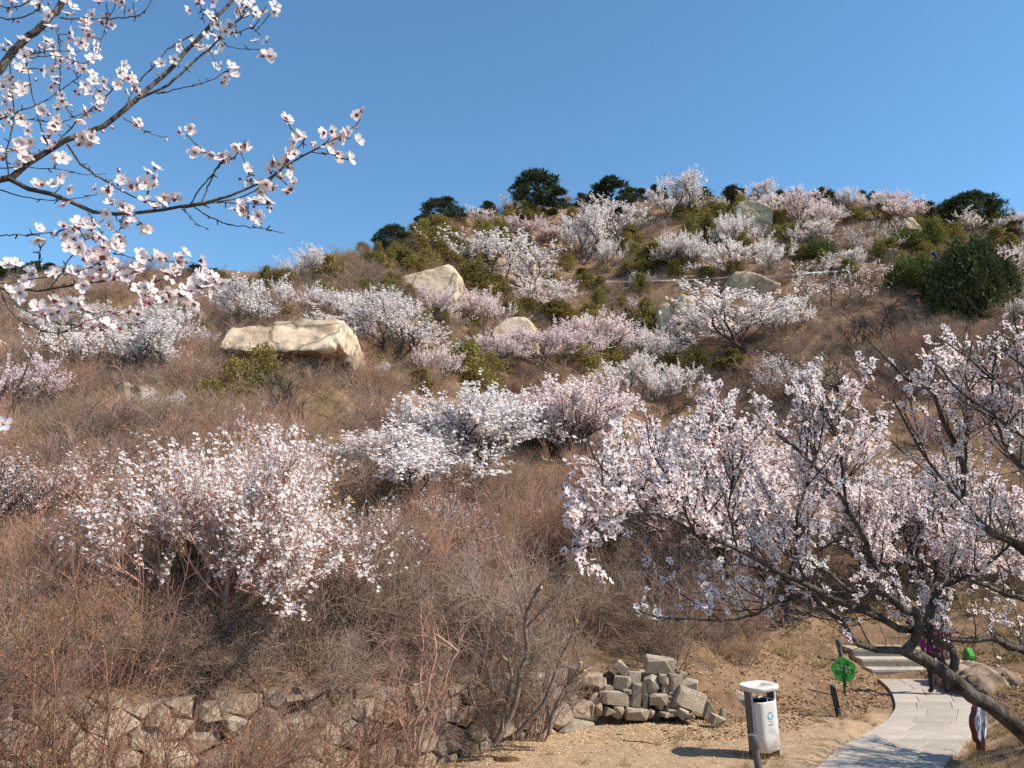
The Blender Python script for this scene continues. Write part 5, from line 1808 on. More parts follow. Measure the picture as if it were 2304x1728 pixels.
    tubes(w, A[:1], r0[:1], r1[:1], 12)
    obj("trunk", w.mesh("trunk", [M_bark]), root)
    for i in range(1, len(A)):
        w = Acc()
        tubes(w, A[i:i + 1], r0[i], r1[i], 8)
        obj("limb", w.mesh("limb", [M_bark]), root)
    tw = Acc()
    p, d, t = spawn(rng, A[1:], 13, .18, 1.0, .4, 1.0, .55)
    B = grow(rng, p, d, rng.uniform(.25, .62, len(p)), 8, .10, .06)
    def below(L, slack):
        u_, v_ = project(L[:, -1] + base)
        return (v_ > np.interp(u_, TOP_U, TOP_V) - slack) & (u_ > 1262)
    B = B[below(B, 0)]
    tubes(tw, B, .0055, .0022, 5)
    p, d, t = spawn(rng, B, 4, .15, 1.0, .35, 1.0, .35)
    C = grow(rng, p, d, rng.uniform(.08, .26, len(p)), 5, .09, .05)
    C = C[below(C, 25)]
    tubes(tw, C, .0028, .0014, 3)
    p, d, t = spawn(rng, A, 16, .12, .95, .6, 1.3, .1)
    G = grow(rng, p, d, rng.uniform(.12, .4, len(p)), 6, .14, .03)
    tubes(tw, G, .003, .0013, 3)
    o = obj("twigs", tw.mesh("twigs", [M_bark]), root)
    q = np.vstack([line_points(C, 9, .1, 1.0, rng), line_points(B, 20, .3, 1.0, rng), line_points(A[1:, n // 2:], 8, .3, 1, rng)])
    # flowers sit in clusters on the upper and outer shoots
    cl = vnoise(q[:, 0] / .11 + q[:, 2] * 7, q[:, 1] / .11 + q[:, 2] * 5, 61)
    u, v = project(q + base)
    up = np.clip(1.12 - np.clip((v - 1120) / 330, 0, 1.04), 0, 1) * np.interp(u, [1250, 1500, 1800, 2304], [1, 1, .96, 1.0])
    keep = rng.rand(len(q)) < np.clip(up * (.60 + 1.6 * cl), 0, 1) * .85
    q = q[keep]
    q = np.vstack([q, q[rng.rand(len(q)) < .6]])
    q = q + rng.randn(*q.shape) * .014
    nr = norm(rng.randn(len(q), 3) * .75 + np.array([.4, -.35, .5]))
    flowers_on(root, base, q, nr, .0232 * rng.uniform(.75, 1.2, len(q)), rng)
    return root


build_right_tree()


def tree_beyond():
    x, y = 9.2, 10.9
    wm, bm_, w0, h0 = blossom_tree("peach_tree", 71, M_petal_far, 4.0, 5, .95, .25, .04, (5, 6, 4), "five", bark=M_bark, stemr=.07)
    t = thing("peach_tree", "thinly flowering tree beyond the right bank whose shadow falls on the path", "tree", (x, y, float(H(x, y)) - .05), (0, 0, .4), (1.0, 1.0, .85))
    obj("branches", wm, t)
    obj("blossoms", bm_, t)


tree_beyond()


def build_left_tree():
    base = np.array([-2.45, 1.75, 0])
    base[2] = float(H(base[0], base[1])) - .1
    root = thing("peach_tree", "close blossoming branches reaching in from the upper left against the sky", "tree", base)
    limbs = []

    def add(zi, pts, w0, w1, d0, d1):
        fn = Z(zi)
        m = len(pts)
        P = np.array([at(*fn(*p), d0 + (d1 - d0) * i / (m - 1)) for i, p in enumerate(pts)])
        k = ZS(zi)
        limbs.append((P, w0 / k * d0 / F / 2, w1 / k * d1 / F / 2))
    add(1, [(-60, 420), (0, 350), (70, 260), (130, 200), (200, 150), (260, 90), (310, 20), (350, -60)], 44, 34, 1.9, 1.95)
    add(1, [(-60, 945), (40, 925), (90, 890), (150, 840), (250, 780), (370, 715), (480, 680), (560, 640), (650, 565), (740, 490), (830, 405), (900, 340), (970, 260), (1040, 190), (1110, 100), (1190, 10), (1230, -50)], 38, 17, 1.85, 2.1)
    add(1, [(720, 510), (830, 460), (930, 390), (1000, 320), (1080, 260), (1160, 170), (1250, 95)], 16, 9, 1.98, 2.0)
    add(1, [(650, 555), (700, 450), (760, 380), (830, 300), (880, 250), (960, 200), (1000, 180)], 10, 7, 1.96, 2.05)
    add(1, [(45, 925), (130, 970), (250, 1010), (340, 1030), (420, 1080), (520, 1108), (640, 1110), (780, 1095), (920, 1075), (1050, 1050), (1200, 1010), (1310, 970), (1400, 920), (1500, 850), (1600, 790), (1700, 740), (1800, 695), (1850, 645)], 28, 6, 1.85, 1.95)
    add(1, [(940, 1078), (1100, 1055), (1250, 1020), (1370, 960), (1440, 895), (1500, 830)], 9, 7, 1.9, 1.93)
    add(1, [(990, 1055), (1060, 950), (1140, 850), (1060, 790), (985, 715)], 9, 6, 1.9, 1.85)
    add(1, [(1045, 1050), (1090, 940), (1140, 850), (1220, 810), (1250, 755)], 9, 6, 1.9, 1.88)
    add(1, [(1010, 1075), (1100, 1130), (1200, 1165), (1330, 1180), (1470, 1208)], 9, 4, 1.9, 1.86)
    add(1, [(950, 1085), (1010, 1155), (1080, 1188)], 6, 3, 1.9, 1.88)
    add(1, [(1310, 965), (1285, 880), (1250, 790)], 6, 4, 1.92, 1.9)
    add(1, [(1600, 790), (1720, 800), (1810, 830)], 6, 4, 1.93, 1.9)
    add(1, [(1500, 830), (1580, 720), (1530, 690), (1490, 630)], 7, 4, 1.93, 1.9)
    add(1, [(1100, 1050), (1200, 1050), (1340, 1060), (1410, 1060)], 6, 4, 1.9, 1.88)
    add(1, [(350, 750), (420, 850), (500, 910), (600, 970), (700, 1020), (790, 1045)], 13, 6, 1.9, 1.83)
    add(1, [(640, 610), (720, 660), (800, 700), (865, 710)], 7, 3, 1.95, 1.92)
    add(1, [(310, 90), (420, 95), (540, 98), (650, 90), (730, 78), (800, -10)], 9, 6, 1.95, 2.0)
    add(1, [(45, 910), (30, 800), (60, 680), (75, 600), (65, 500), (50, 330)], 9, 6, 1.85, 1.9)
    add(1, [(250, 770), (210, 650), (175, 520), (150, 400), (135, 300)], 9, 5, 1.88, 1.86)
    add(1, [(310, 440), (315, 300), (300, 190), (290, 150)], 6, 5, 1.95, 1.93)
    add(1, [(0, 620), (90, 580), (200, 540), (300, 480), (380, 420), (440, 370)], 8, 5, 1.9, 1.96)
    add(1, [(-40, 610), (150, 620), (300, 635), (400, 600), (500, 560)], 7, 4, 1.9, 1.95)
    add(1, [(280, 760), (350, 680), (430, 600), (510, 540), (600, 450), (680, 380)], 9, 5, 1.88, 1.95)
    add(1, [(430, 330), (500, 290), (530, 200), (550, 130), (570, 80)], 6, 4, 1.95, 1.98)
    add(1, [(60, 300), (250, 270), (420, 260)], 6, 4, 1.92, 1.95)
    add(1, [(150, 300), (300, 290), (430, 330)], 6, 4, 1.9, 1.93)
    add(1, [(-30, 980), (100, 1015), (220, 1035), (330, 1035), (500, 1010)], 8, 4, 1.86, 1.84)
    add(1, [(-30, 870), (150, 870), (320, 880), (440, 905), (550, 900)], 7, 3, 1.87, 1.9)
    add(1, [(-40, 80), (60, 100), (180, 60), (230, -30)], 10, 6, 2.0, 2.0)
    add(1, [(-30, 20), (40, 40), (130, 20), (180, -40)], 8, 6, 2.05, 2.0)
    add(1, [(1130, 80), (1140, 170), (1180, 240), (1330, 255)], 6, 4, 2.05, 2.0)
    add(1, [(1190, 180), (1260, 160), (1300, 145), (1350, 180)], 6, 4, 2.0, 1.98)
    add(1, [(810, 485), (930, 460), (1050, 430), (1120, 405), (1190, 360)], 7, 4, 1.99, 1.95)
    add(1, [(1060, 120), (1045, 60), (1030, 0)], 5, 4, 2.05, 2.05)
    add(4, [(-60, 258), (0, 260), (150, 265), (270, 270), (450, 240), (700, 210), (800, 198)], 24, 10, 1.7, 1.72)
    add(4, [(800, 198), (870, 235), (950, 260), (1100, 308), (1230, 300), (1370, 205)], 9, 6, 1.72, 1.7)
    add(4, [(780, 205), (840, 170), (900, 150), (950, 190), (1040, 210), (1170, 150), (1200, 110)], 7, 5, 1.72, 1.75)
    add(4, [(740, 30), (900, 60), (1000, 70), (1100, 80), (1290, 100)], 7, 4, 1.75, 1.78)
    add(4, [(-40, 225), (0, 222), (250, 195), (450, 165), (600, 115), (700, 40)], 10, 6, 1.72, 1.76)
    add(4, [(330, 260), (380, 190), (420, 140), (450, 70), (520, 0), (560, -60)], 13, 8, 1.7, 1.76)
    add(4, [(5, 270), (30, 340), (80, 420), (170, 490), (300, 540), (430, 540), (560, 480), (700, 425), (870, 405)], 11, 5, 1.7, 1.66)
    add(4, [(40, 275), (120, 370), (250, 440), (420, 490), (560, 500), (720, 498), (835, 500)], 9, 3, 1.7, 1.68)
    add(4, [(440, 520), (460, 430), (478, 340), (480, 285)], 6, 4, 1.68, 1.7)
    add(4, [(590, 470), (540, 410), (510, 370)], 6, 4, 1.68, 1.7)
    add(1, [(-30, 1220), (100, 1220), (205, 1210), (300, 1205)], 7, 5, 1.8, 1.78)
    add(1, [(205, 1210), (206, 1300), (207, 1400)], 7, 6, 1.8, 1.78)
    add(1, [(455, 1100), (520, 1190), (545, 1290), (600, 1370)], 6, 4, 1.86, 1.8)
    add(1, [(690, 1115), (735, 1160), (745, 1190)], 5, 4, 1.88, 1.87)
    add(1, [(640, 1110), (620, 1190), (590, 1250)], 6, 4, 1.88, 1.85)
    add(4, [(90, 215), (95, 160), (75, 110)], 6, 4, 1.7, 1.7)
    # out-of-frame trunk and the forks that carry the limbs
    top = base + np.array([.05, .02, 2.7])
    trunk = np.vstack([base, base + [.03, 0, .9], base + [-.02, .03, 1.8], top])
    forks = []
    for k in (0, 1, 26, 27, 28, 29, 20, 21, 34, 38, 44):
        a = limbs[k][0][0]
        hgt = np.clip(a[2] - .45, base[2] + .6, top[2])
        s = np.array([np.interp(hgt, trunk[:, 2], trunk[:, 0]), np.interp(hgt, trunk[:, 2], trunk[:, 1]), hgt])
        forks.append((np.vstack([s, (s + a) / 2 + [0, 0, .05], a]), max(limbs[k][1] * 1.4, .008), limbs[k][1]))
    n = 18
    rng = RS(820)
    w = Acc()
    tubes(w, catmull(trunk, 12)[None] - base, .075, .03, 10)
    obj("trunk", w.mesh("trunk", [M_bark]), root)
    nl = len(limbs)
    al = limbs + forks
    A = np.stack([catmull(P, n) for P, _, _ in al]) - base
    for i in range(len(A)):
        w = Acc()
        a = A[i:i + 1].copy()
        r_ = min(al[i][1], al[i][2])
        a[:, 1:-1] += rng.randn(1, n - 2, 3) * .0012
        tubes(w, a, al[i][1], al[i][2], 8)
        # spur knots
        for j in range(5):
            k = rng.randint(2, n - 1)
            q = A[i, k]
            e = norm(rng.randn(1, 3))
            tubes(w, np.stack([q[None], q + e * (.006 + r_), q + e * (.013 + r_ * 1.6)], 1), .0022, .001, 4)
        obj("limb" if i < nl else "fork", w.mesh("limb", [M_bark]), root)
    # clusters
    c1 = [(1870, 615, 2), (1760, 690, 2), (1710, 715, 2), (1820, 715, 2), (1700, 770, 1), (1745, 825, 2), (1790, 830, 1), (1480, 620, 1), (1550, 705, 1), (1590, 755, 2), (1510, 785, 2), (1500, 830, 2), (1440, 850, 2), (1410, 885, 1), (1470, 905, 2), (1370, 945, 3), (1510, 980, 2),
          (1265, 880, 1), (1275, 920, 1), (1270, 725, 2), (1230, 770, 1), (1150, 800, 4), (1180, 820, 1), (1060, 800, 2), (965, 700, 2), (1340, 1040, 2), (1400, 1060, 2), (1250, 1070, 2), (1290, 1105, 3), (1350, 1130, 1), (1315, 1168, 1), (800, 885, 1), (785, 940, 3), (850, 1025, 3), (810, 1045, 2), (885, 1035, 2),
          (630, 970, 2), (635, 1060, 3), (630, 1140, 2), (540, 1135, 2), (745, 1180, 1), (320, 960, 4), (190, 975, 2), (500, 995, 1), (560, 985, 1), (720, 635, 1), (1370, 260, 3), (1340, 180, 2), (1120, 320, 2), (1195, 360, 2), (1170, 410, 3), (1040, 230, 4), (1180, 140, 4), (1100, 90, 3), (1090, 160, 3),
          (930, 350, 3), (905, 245, 1), (840, 340, 1), (1300, 75, 2), (1240, 50, 3), (1280, 20, 2), (1380, 30, 2), (1420, 40, 1), (1320, 15, 2), (1010, 20, 2), (1110, 40, 2), (1150, 215, 2), (570, 80, 2), (480, 110, 2), (445, 130, 1), (460, 190, 2), (470, 250, 3), (650, 25, 2), (600, 20, 2), (550, 15, 2), (690, 15, 2), (300, 130, 2), (360, 260, 2),
          (380, 365, 3), (460, 335, 2), (330, 520, 4), (300, 440, 2), (420, 460, 3), (550, 430, 2), (490, 450, 2), (620, 365, 2), (670, 390, 2), (610, 465, 2), (500, 550, 3), (540, 500, 1), (440, 600, 3), (440, 730, 4), (490, 715, 2), (320, 640, 2), (310, 690, 2), (240, 580, 1), (230, 240, 3), (200, 230, 3), (180, 260, 2), (130, 20, 2), (40, 50, 2), (360, 35, 3),
          (80, 780, 5), (150, 770, 3), (200, 775, 2), (110, 640, 3), (100, 430, 4), (40, 480, 3), (30, 590, 3), (20, 790, 3), (300, 840, 3), (270, 350, 2), (200, 355, 1), (300, 310, 1), (100, 830, 2), (40, 400, 3), (120, 450, 2), (260, 720, 1), (700, 470, 1), (20, 260, 2), (60, 20, 2), (215, 30, 2), (240, 60, 1), (350, 180, 1), (480, 500, 1), (90, 570, 1), (70, 620, 2), (640, 420, 2), (340, 550, 2),
          (370, 1285, 4), (360, 1195, 3), (320, 1190, 1), (450, 1170, 3), (410, 1180, 1), (230, 1195, 2), (300, 1215, 1), (480, 1225, 3), (520, 1290, 4), (500, 1215, 2), (610, 1250, 2), (470, 1385, 2), (520, 1340, 1)]
    c4 = [(1370, 205, 2), (1340, 230, 2), (1300, 220, 1), (1330, 260, 2), (1335, 290, 1), (1250, 270, 2), (1260, 300, 2), (1200, 290, 1), (1120, 300, 3), (1060, 305, 2), (965, 300, 3), (900, 285, 1), (1270, 95, 2), (1220, 90, 2), (1170, 100, 2), (1120, 85, 2), (1080, 70, 1), (1000, 50, 1), (920, 50, 1), (915, 150, 4), (780, 190, 3), (730, 190, 1), (840, 180, 1), (1045, 210, 1), (1080, 175, 1), (1140, 155, 1),
          (240, 150, 2), (350, 170, 1), (475, 165, 2), (590, 120, 2), (660, 110, 2), (700, 90, 1), (580, 180, 1), (190, 235, 2), (110, 300, 2), (365, 350, 2), (310, 425, 3), (270, 425, 1), (490, 350, 1), (525, 350, 1), (560, 450, 2), (600, 500, 3), (690, 480, 3), (890, 390, 3), (60, 120, 1), (110, 105, 1), (545, 235, 1), (660, 20, 3), (590, 20, 2), (20, 1165, 1), (730, 105, 1), (760, 15, 1)]
    pos, nr = [], []
    budp, budn = [], []
    rel_pts = A[:nl].reshape(-1, 3) + base
    pu, pv = project(rel_pts)
    for zi, lst in ((1, c1), (4, c4)):
        for X, Y, k in lst:
            u, v = Z(zi)(X, Y)
            j = np.argmin((pu - u) ** 2 + (pv - v) ** 2)
            dep = rel_pts[j, 1]
            c = at(u, v, dep)
            stem = Acc()
            for m in range(k + (1 if rng.rand() < .35 else 0)):
                nn = norm((rng.randn(3) * .8 + np.array([.35, -.45, .35]))[None])[0]
                p = c + nn * .006 + rng.randn(3) * (.012 if k > 1 else .003)
                pos.append(p - base)
                nr.append(nn)
            tubes(stem, np.stack([rel_pts[j], (rel_pts[j] + c) / 2 + rng.randn(3) * .002, c])[None] - base, .0016, .0013, 4)
            obj("flower_stalk", stem.mesh("flower_stalk", [M_bark]), root)
            if rng.rand() < .3:
                budp.append(c + rng.randn(3) * .014 - base)
                budn.append(norm(rng.randn(1, 3) + [0, 0, .8])[0])
    for X, Y in [(1855, 660), (1620, 745), (615, 890), (610, 875), (620, 910), (585, 665), (530, 685), (860, 722), (940, 215), (960, 210), (1290, 900), (500, 405), (270, 600), (150, 1480), (430, 1475)]:
        u, v = Z(1)(X, Y)
        j = np.argmin((pu - u) ** 2 + (pv - v) ** 2)
        budp.append(at(u, v, rel_pts[j, 1]) - base)
        budn.append(norm(rng.randn(1, 3) + [0.3, 0, .6])[0])
    pos, nr = np.array(pos), np.array(nr)
    flowers_on(root, base, pos, nr, .0174 * rng.uniform(.85, 1.2, len(pos)), rng, 300, (budp[:60], budn[:60]))


build_left_tree()

# ------------------------------------------------------------------ things beside the path
M_beige = material("bin_beige_plastic", (0.62, 0.585, 0.53), (0.66, 0.625, 0.57), scale=6, rough=0.45, spec=0.4)
M_bingrey = material("bin_grey_metal", (0.085, 0.085, 0.09), (0.11, 0.11, 0.115), scale=8, rough=0.5, spec=0.4)
M_black = material("dark_plastic", (0.02, 0.02, 0.022), (0.03, 0.03, 0.03), scale=8, rough=0.5, spec=0.3)
M_alu = material("light_metal", (0.45, 0.45, 0.45), (0.5, 0.5, 0.5), scale=8, rough=0.45, spec=0.5)
M_cyan = material("sticker_blue", (0.03, 0.42, 0.62), (0.05, 0.48, 0.66), scale=20, rough=0.5)
M_stred = material("sticker_red", (0.45, 0.12, 0.22), rough=0.5)
M_navy = material("sticker_grey_blue", (0.25, 0.32, 0.45), (0.35, 0.42, 0.52), scale=40, rough=0.5)
M_green = material("sign_green", (0.035, 0.30, 0.03), (0.05, 0.36, 0.045), scale=10, rough=0.5, spec=0.4)
M_greendark = material("sign_post_green", (0.015, 0.06, 0.02), (0.02, 0.075, 0.025), scale=10, rough=0.6)
M_signwhite = material("sign_lettering", (0.55, 0.62, 0.50), rough=0.6)
M_maroon = material("sign_maroon", (0.16, 0.035, 0.03), (0.22, 0.06, 0.045), scale=10, rough=0.6)
M_signface = material("sign_face_print", (0.80, 0.82, 0.84), (0.58, 0.62, 0.61), scale=22, rough=0.4, detail=3, c=(0.74, 0.77, 0.80))
M_jacket = material("magenta_coat", (0.20, 0.010, 0.10), (0.28, 0.02, 0.15), scale=12, rough=0.75)
M_trouser = material("dark_trousers", (0.015, 0.016, 0.022), (0.03, 0.03, 0.038), scale=20, rough=0.85)
M_shoe = material("black_shoe", (0.015, 0.015, 0.016), (0.03, 0.03, 0.03), scale=20, rough=0.5)
M_skin = material("skin", (0.52, 0.33, 0.24), (0.56, 0.37, 0.27), scale=20, rough=0.6)
M_hair = material("dark_hair", (0.012, 0.010, 0.009), (0.025, 0.02, 0.018), scale=40, rough=0.6)
M_navyjacket = material("navy_jacket", (0.012, 0.035, 0.11), (0.02, 0.055, 0.16), scale=10, rough=0.7)
M_jeans = material("blue_jeans", (0.08, 0.16, 0.30), (0.16, 0.27, 0.42), scale=10, rough=0.8)
M_tape = material("white_tape", (0.75, 0.76, 0.78), rough=0.5, trans=.2)
M_pole = material("lamp_pole", (0.50, 0.50, 0.48), (0.55, 0.55, 0.53), scale=5, rough=0.5)
M_panel = material("solar_panel", (0.02, 0.025, 0.05), (0.03, 0.035, 0.06), scale=5, rough=0.25, spec=0.6)
M_rot = material("rotten_wood", (0.06, 0.025, 0.012), (0.17, 0.085, 0.04), scale=10, rough=0.95, bump=.9)


def rrect(w, d, r, n=5):
    pts = []
    for cx, cy, a0 in ((1, 1, 0), (-1, 1, 90), (-1, -1, 180), (1, -1, 270)):
        for i in range(n + 1):
            a = math.radians(a0 + 90 * i / n)
            pts.append([cx * (w / 2 - r) + r * math.cos(a), cy * (d / 2 - r) + r * math.sin(a)])
    return np.array(pts)


def loft(acc, rings, m=0, cap0=False, cap1=False, smooth=True):
    k = len(rings[0])
    V = np.vstack(rings)
    f = [[r * k + i, r * k + (i + 1) % k, (r + 1) * k + (i + 1) % k, (r + 1) * k + i] for r in range(len(rings) - 1) for i in range(k)]
    acc.add(V, f, m, smooth)
    if cap0:
        acc.add(rings[0][::-1], [list(range(k))], m)
    if cap1:
        acc.add(rings[-1], [list(range(k))], m)


def ring(poly, z, s=1.0):
    p = np.asarray(poly) * s
    return np.c_[p, np.full(len(p), z)]


def build_bin():
    g = z0(1722, 1700)
    root = thing("litter_bin", "beige outdoor litter bin with grey side posts, flat lid and blue recycling sticker", "litter bin", g - [0, 0, .02], (0, -0.055, math.radians(22)), (1.07, 1.07, 1.04))
    W, D = .37, .36
    b = Acc()
    rr = rrect(W, D, .11, 6)
    loft(b, [ring(rr, .10, .80), ring(rr, .12, .93), ring(rr, .30, .965), ring(rr, .74, 1.0), ring(rr, .775, 1.0), ring(rr, .79, .985), ring(rr, .79, .90), ring(rr, .765, .89)], 0, cap0=True)
    body = obj("body", b.mesh("body", [M_beige]), root)
    ln = Acc()
    loft(ln, [ring(rr, .765, .895), ring(rr, .74, .86), ring(rr, .30, .83)], 0)
    ln.add(ring(rr, .30, .83), [list(range(len(rr)))], 0)
    obj("liner", ln.mesh("liner", [M_black]), root)
    hd = Acc()
    tubes(hd, np.array([[[.02, -.13, .74], [.06, -.08, .80], [.12, 0, .82], [.13, .08, .80], [.12, .13, .74]]]), .006, .006, 6)
    obj("bag_hoop", hd.mesh("bag_hoop", [M_alu]), root)
    for s in (-1, 1):
        p = Acc()
        box_acc(p, (s * (W / 2 + .012), 0, .475), (.012, .075, .475))
        o = obj("post", p.mesh("post", [M_bingrey]), root)
        e = Acc()
        box_acc(e, (s * (W / 2 + .014), -.079, .475), (.013, .0035, .474))  # sunlit front edge of the post, put in as a paler strip
        obj("lit_edge", e.mesh("lit_edge", [M_alu]), o)
    ld = Acc()
    rl = rrect(.50, .46, .17, 7)
    loft(ld, [ring(rl, .93, .90), ring(rl, .945, .985), ring(rl, .985, 1.0), ring(rl, 1.0, .98), ring(rl, 1.003, .93), ring(rl, 1.0, .92)], 0, cap0=True)
    a = np.linspace(0, 2 * math.pi, len(rl), endpoint=False) + math.radians(8)
    circ = np.c_[.075 * np.cos(a), .055 * np.sin(a)]
    loft(ld, [ring(rl, 1.0, .92), np.c_[circ, np.full(len(a), 1.002)], np.c_[circ * .9, np.full(len(a), .985)], np.c_[circ * .4, np.full(len(a), .968)]], 0)
    ld.add(np.c_[circ * .4, np.full(len(a), .968)], [list(range(len(a)))], 0)
    obj("lid", ld.mesh("lid", [M_beige]), root)
    # recycling sticker: three chasing arrows, a line of red print, a blue-grey bar
    yf = -D / 2 * .995 - .0025
    st = Acc()

    def face(pts, m):
        st.add(np.array([[x, yf - .0005, z] for x, z in pts]), [list(range(len(pts)))], m)
    cx, cz = .01, .60
    for k in range(3):
        a = math.radians(90 + 120 * k)
        def P(r, t):
            x0, z0_ = r, t
            return (cx + x0 * math.cos(a) - z0_ * math.sin(a), cz + (x0 * math.sin(a) + z0_ * math.cos(a)) * 1.15)
        face([P(.024, -.036), P(.042, -.026), P(.045, .012), P(.027, .012)], 0)
        face([P(.018, .012), P(.054, .012), P(.030, .036)], 0)
    for i in range(4):
        face([(-.018 + i * .014, .520), (-.008 + i * .014, .520), (-.008 + i * .014, .530), (-.018 + i * .014, .530)], 1)
    face([(-.03, .475), (.045, .475), (.045, .498), (-.03, .490)], 2)
    s_ = obj("recycling_sticker", st.mesh("recycling_sticker", [M_cyan, M_stred, M_navy]), body)
    s_["label"] = "blue recycling arrows sticker"
    dots = Acc()
    for i in range(9):
        for j in range(9 - i):
            x = .125 - j * .0165 - (i % 2) * .008
            z = .17 + i * .021
            if x < -.05:
                continue
            dd = .0042
            yy = -D / 2 * np.interp(z, [.12, .30, .74], [.93, .965, 1.0]) - .0016
            if x > .075:
                yy += (x - .075) ** 2 * 4.2
            dots.add(np.array([[x - dd, yy, z], [x, yy, z - dd], [x + dd, yy, z], [x, yy, z + dd]]), [[0, 1, 2, 3]], 0)
    o = obj("vent_holes", dots.mesh("vent_holes", [M_black]), body)
    o["kind"] = "stuff"


build_bin()


def bollard(label, base, top_px, hgt, r, style, yaw=0):
    """lean is measured from the base towards the top"""
    bz = np.asarray(base)
    tp = at(*top_px, bz[1])
    d = Vector(tp - bz).normalized()
    q = Vector((0, 0, 1)).rotation_difference(d)
    root = thing("path_light", label, "bollard light", bz, q.to_euler(), group="bollard lights along the path")
    a = np.linspace(0, 2 * math.pi, 16, endpoint=False)
    c = np.c_[np.cos(a), np.sin(a)] * r
    if style == "slot":
        lo = Acc()
        loft(lo, [ring(c, -.1, 1.08), ring(c, hgt * .28, 1.08), ring(c, hgt * .29, 1.0)], 0, cap1=True)
        obj("base", lo.mesh("base", [M_black]), root)
        for k in range(4):
            b = Acc()
            an = math.radians(45 + 90 * k)
            box_acc(b, (math.cos(an) * r * .86, math.sin(an) * r * .86, hgt * .62), (.011, .011, hgt * .36))
            obj("upright", b.mesh("upright", [M_black]), root)
        co = Acc()
        loft(co, [ring(c, hgt * .28, .28), ring(c, hgt * .95, .28)], 0)
        obj("core", co.mesh("core", [M_black]), root)
        tp_ = Acc()
        loft(tp_, [ring(c, hgt * .93, 1.05), ring(c, hgt * .995, 1.05), ring(c, hgt, .98)], 0, cap0=True, cap1=True)
        obj("cap", tp_.mesh("cap", [M_bingrey]), root)
    else:
        lo = Acc()
        loft(lo, [ring(c, -.1, .80), ring(c, hgt * .70, .80)], 0)
        obj("post", lo.mesh("post", [M_bingrey]), root)
        tp_ = Acc()
        loft(tp_, [ring(c, hgt * .69, .82), ring(c, hgt * .70, 1.05), ring(c, hgt * .985, 1.05), ring(c, hgt, .98)], 0, cap0=True, cap1=True)
        obj("head", tp_.mesh("head", [M_bingrey]), root)


bollard("slotted black bollard light standing left of the path by the green sign", z0(1888, 1613), (1873, 1545), .56, .047, "slot")
bollard("dark round bollard light rising in front of the litter bin", z0(1712, 1758), (1694, 1657), .60, .062, "plain")
bollard("black bollard light up the slope behind the green tree-shaped sign", hit(1895, 1490), (1885, 1440), .50, .055, "plain")


def lobed(n_l, R, rl, ry=1.0, seg=9, off=90):
    pts = []
    for k in range(n_l):
        a = math.radians(off + 360 * k / n_l)
        cx, cy = R * math.cos(a), R * math.sin(a) * ry
        half = math.radians(90 + 180 / n_l - 22)
        for i in range(seg):
            b = a - half + 2 * half * i / (seg - 1)
            pts.append([cx + rl * math.cos(b), cy + rl * math.sin(b)])
    return np.array(pts)


def plate(acc, poly, y0, y1, zc, m=0):
    """poly in x,z extruded along y"""
    P = np.asarray(poly)
    n = len(P)
    A_ = np.c_[P[:, 0], np.full(n, y0), P[:, 1] + zc]
    B_ = np.c_[P[:, 0], np.full(n, y1), P[:, 1] + zc]
    acc.add(np.vstack([A_, B_]), [[i, n + i, n + (i + 1) % n, (i + 1) % n] for i in range(n)], m)
    c = np.array([[0, y0, zc]])
    acc.add(np.vstack([A_, c]), [[i, (i + 1) % n, n] for i in range(n)], m)
    c = np.array([[0, y1, zc]])
    acc.add(np.vstack([B_, c]), [[(i + 1) % n, i, n] for i in range(n)], m)


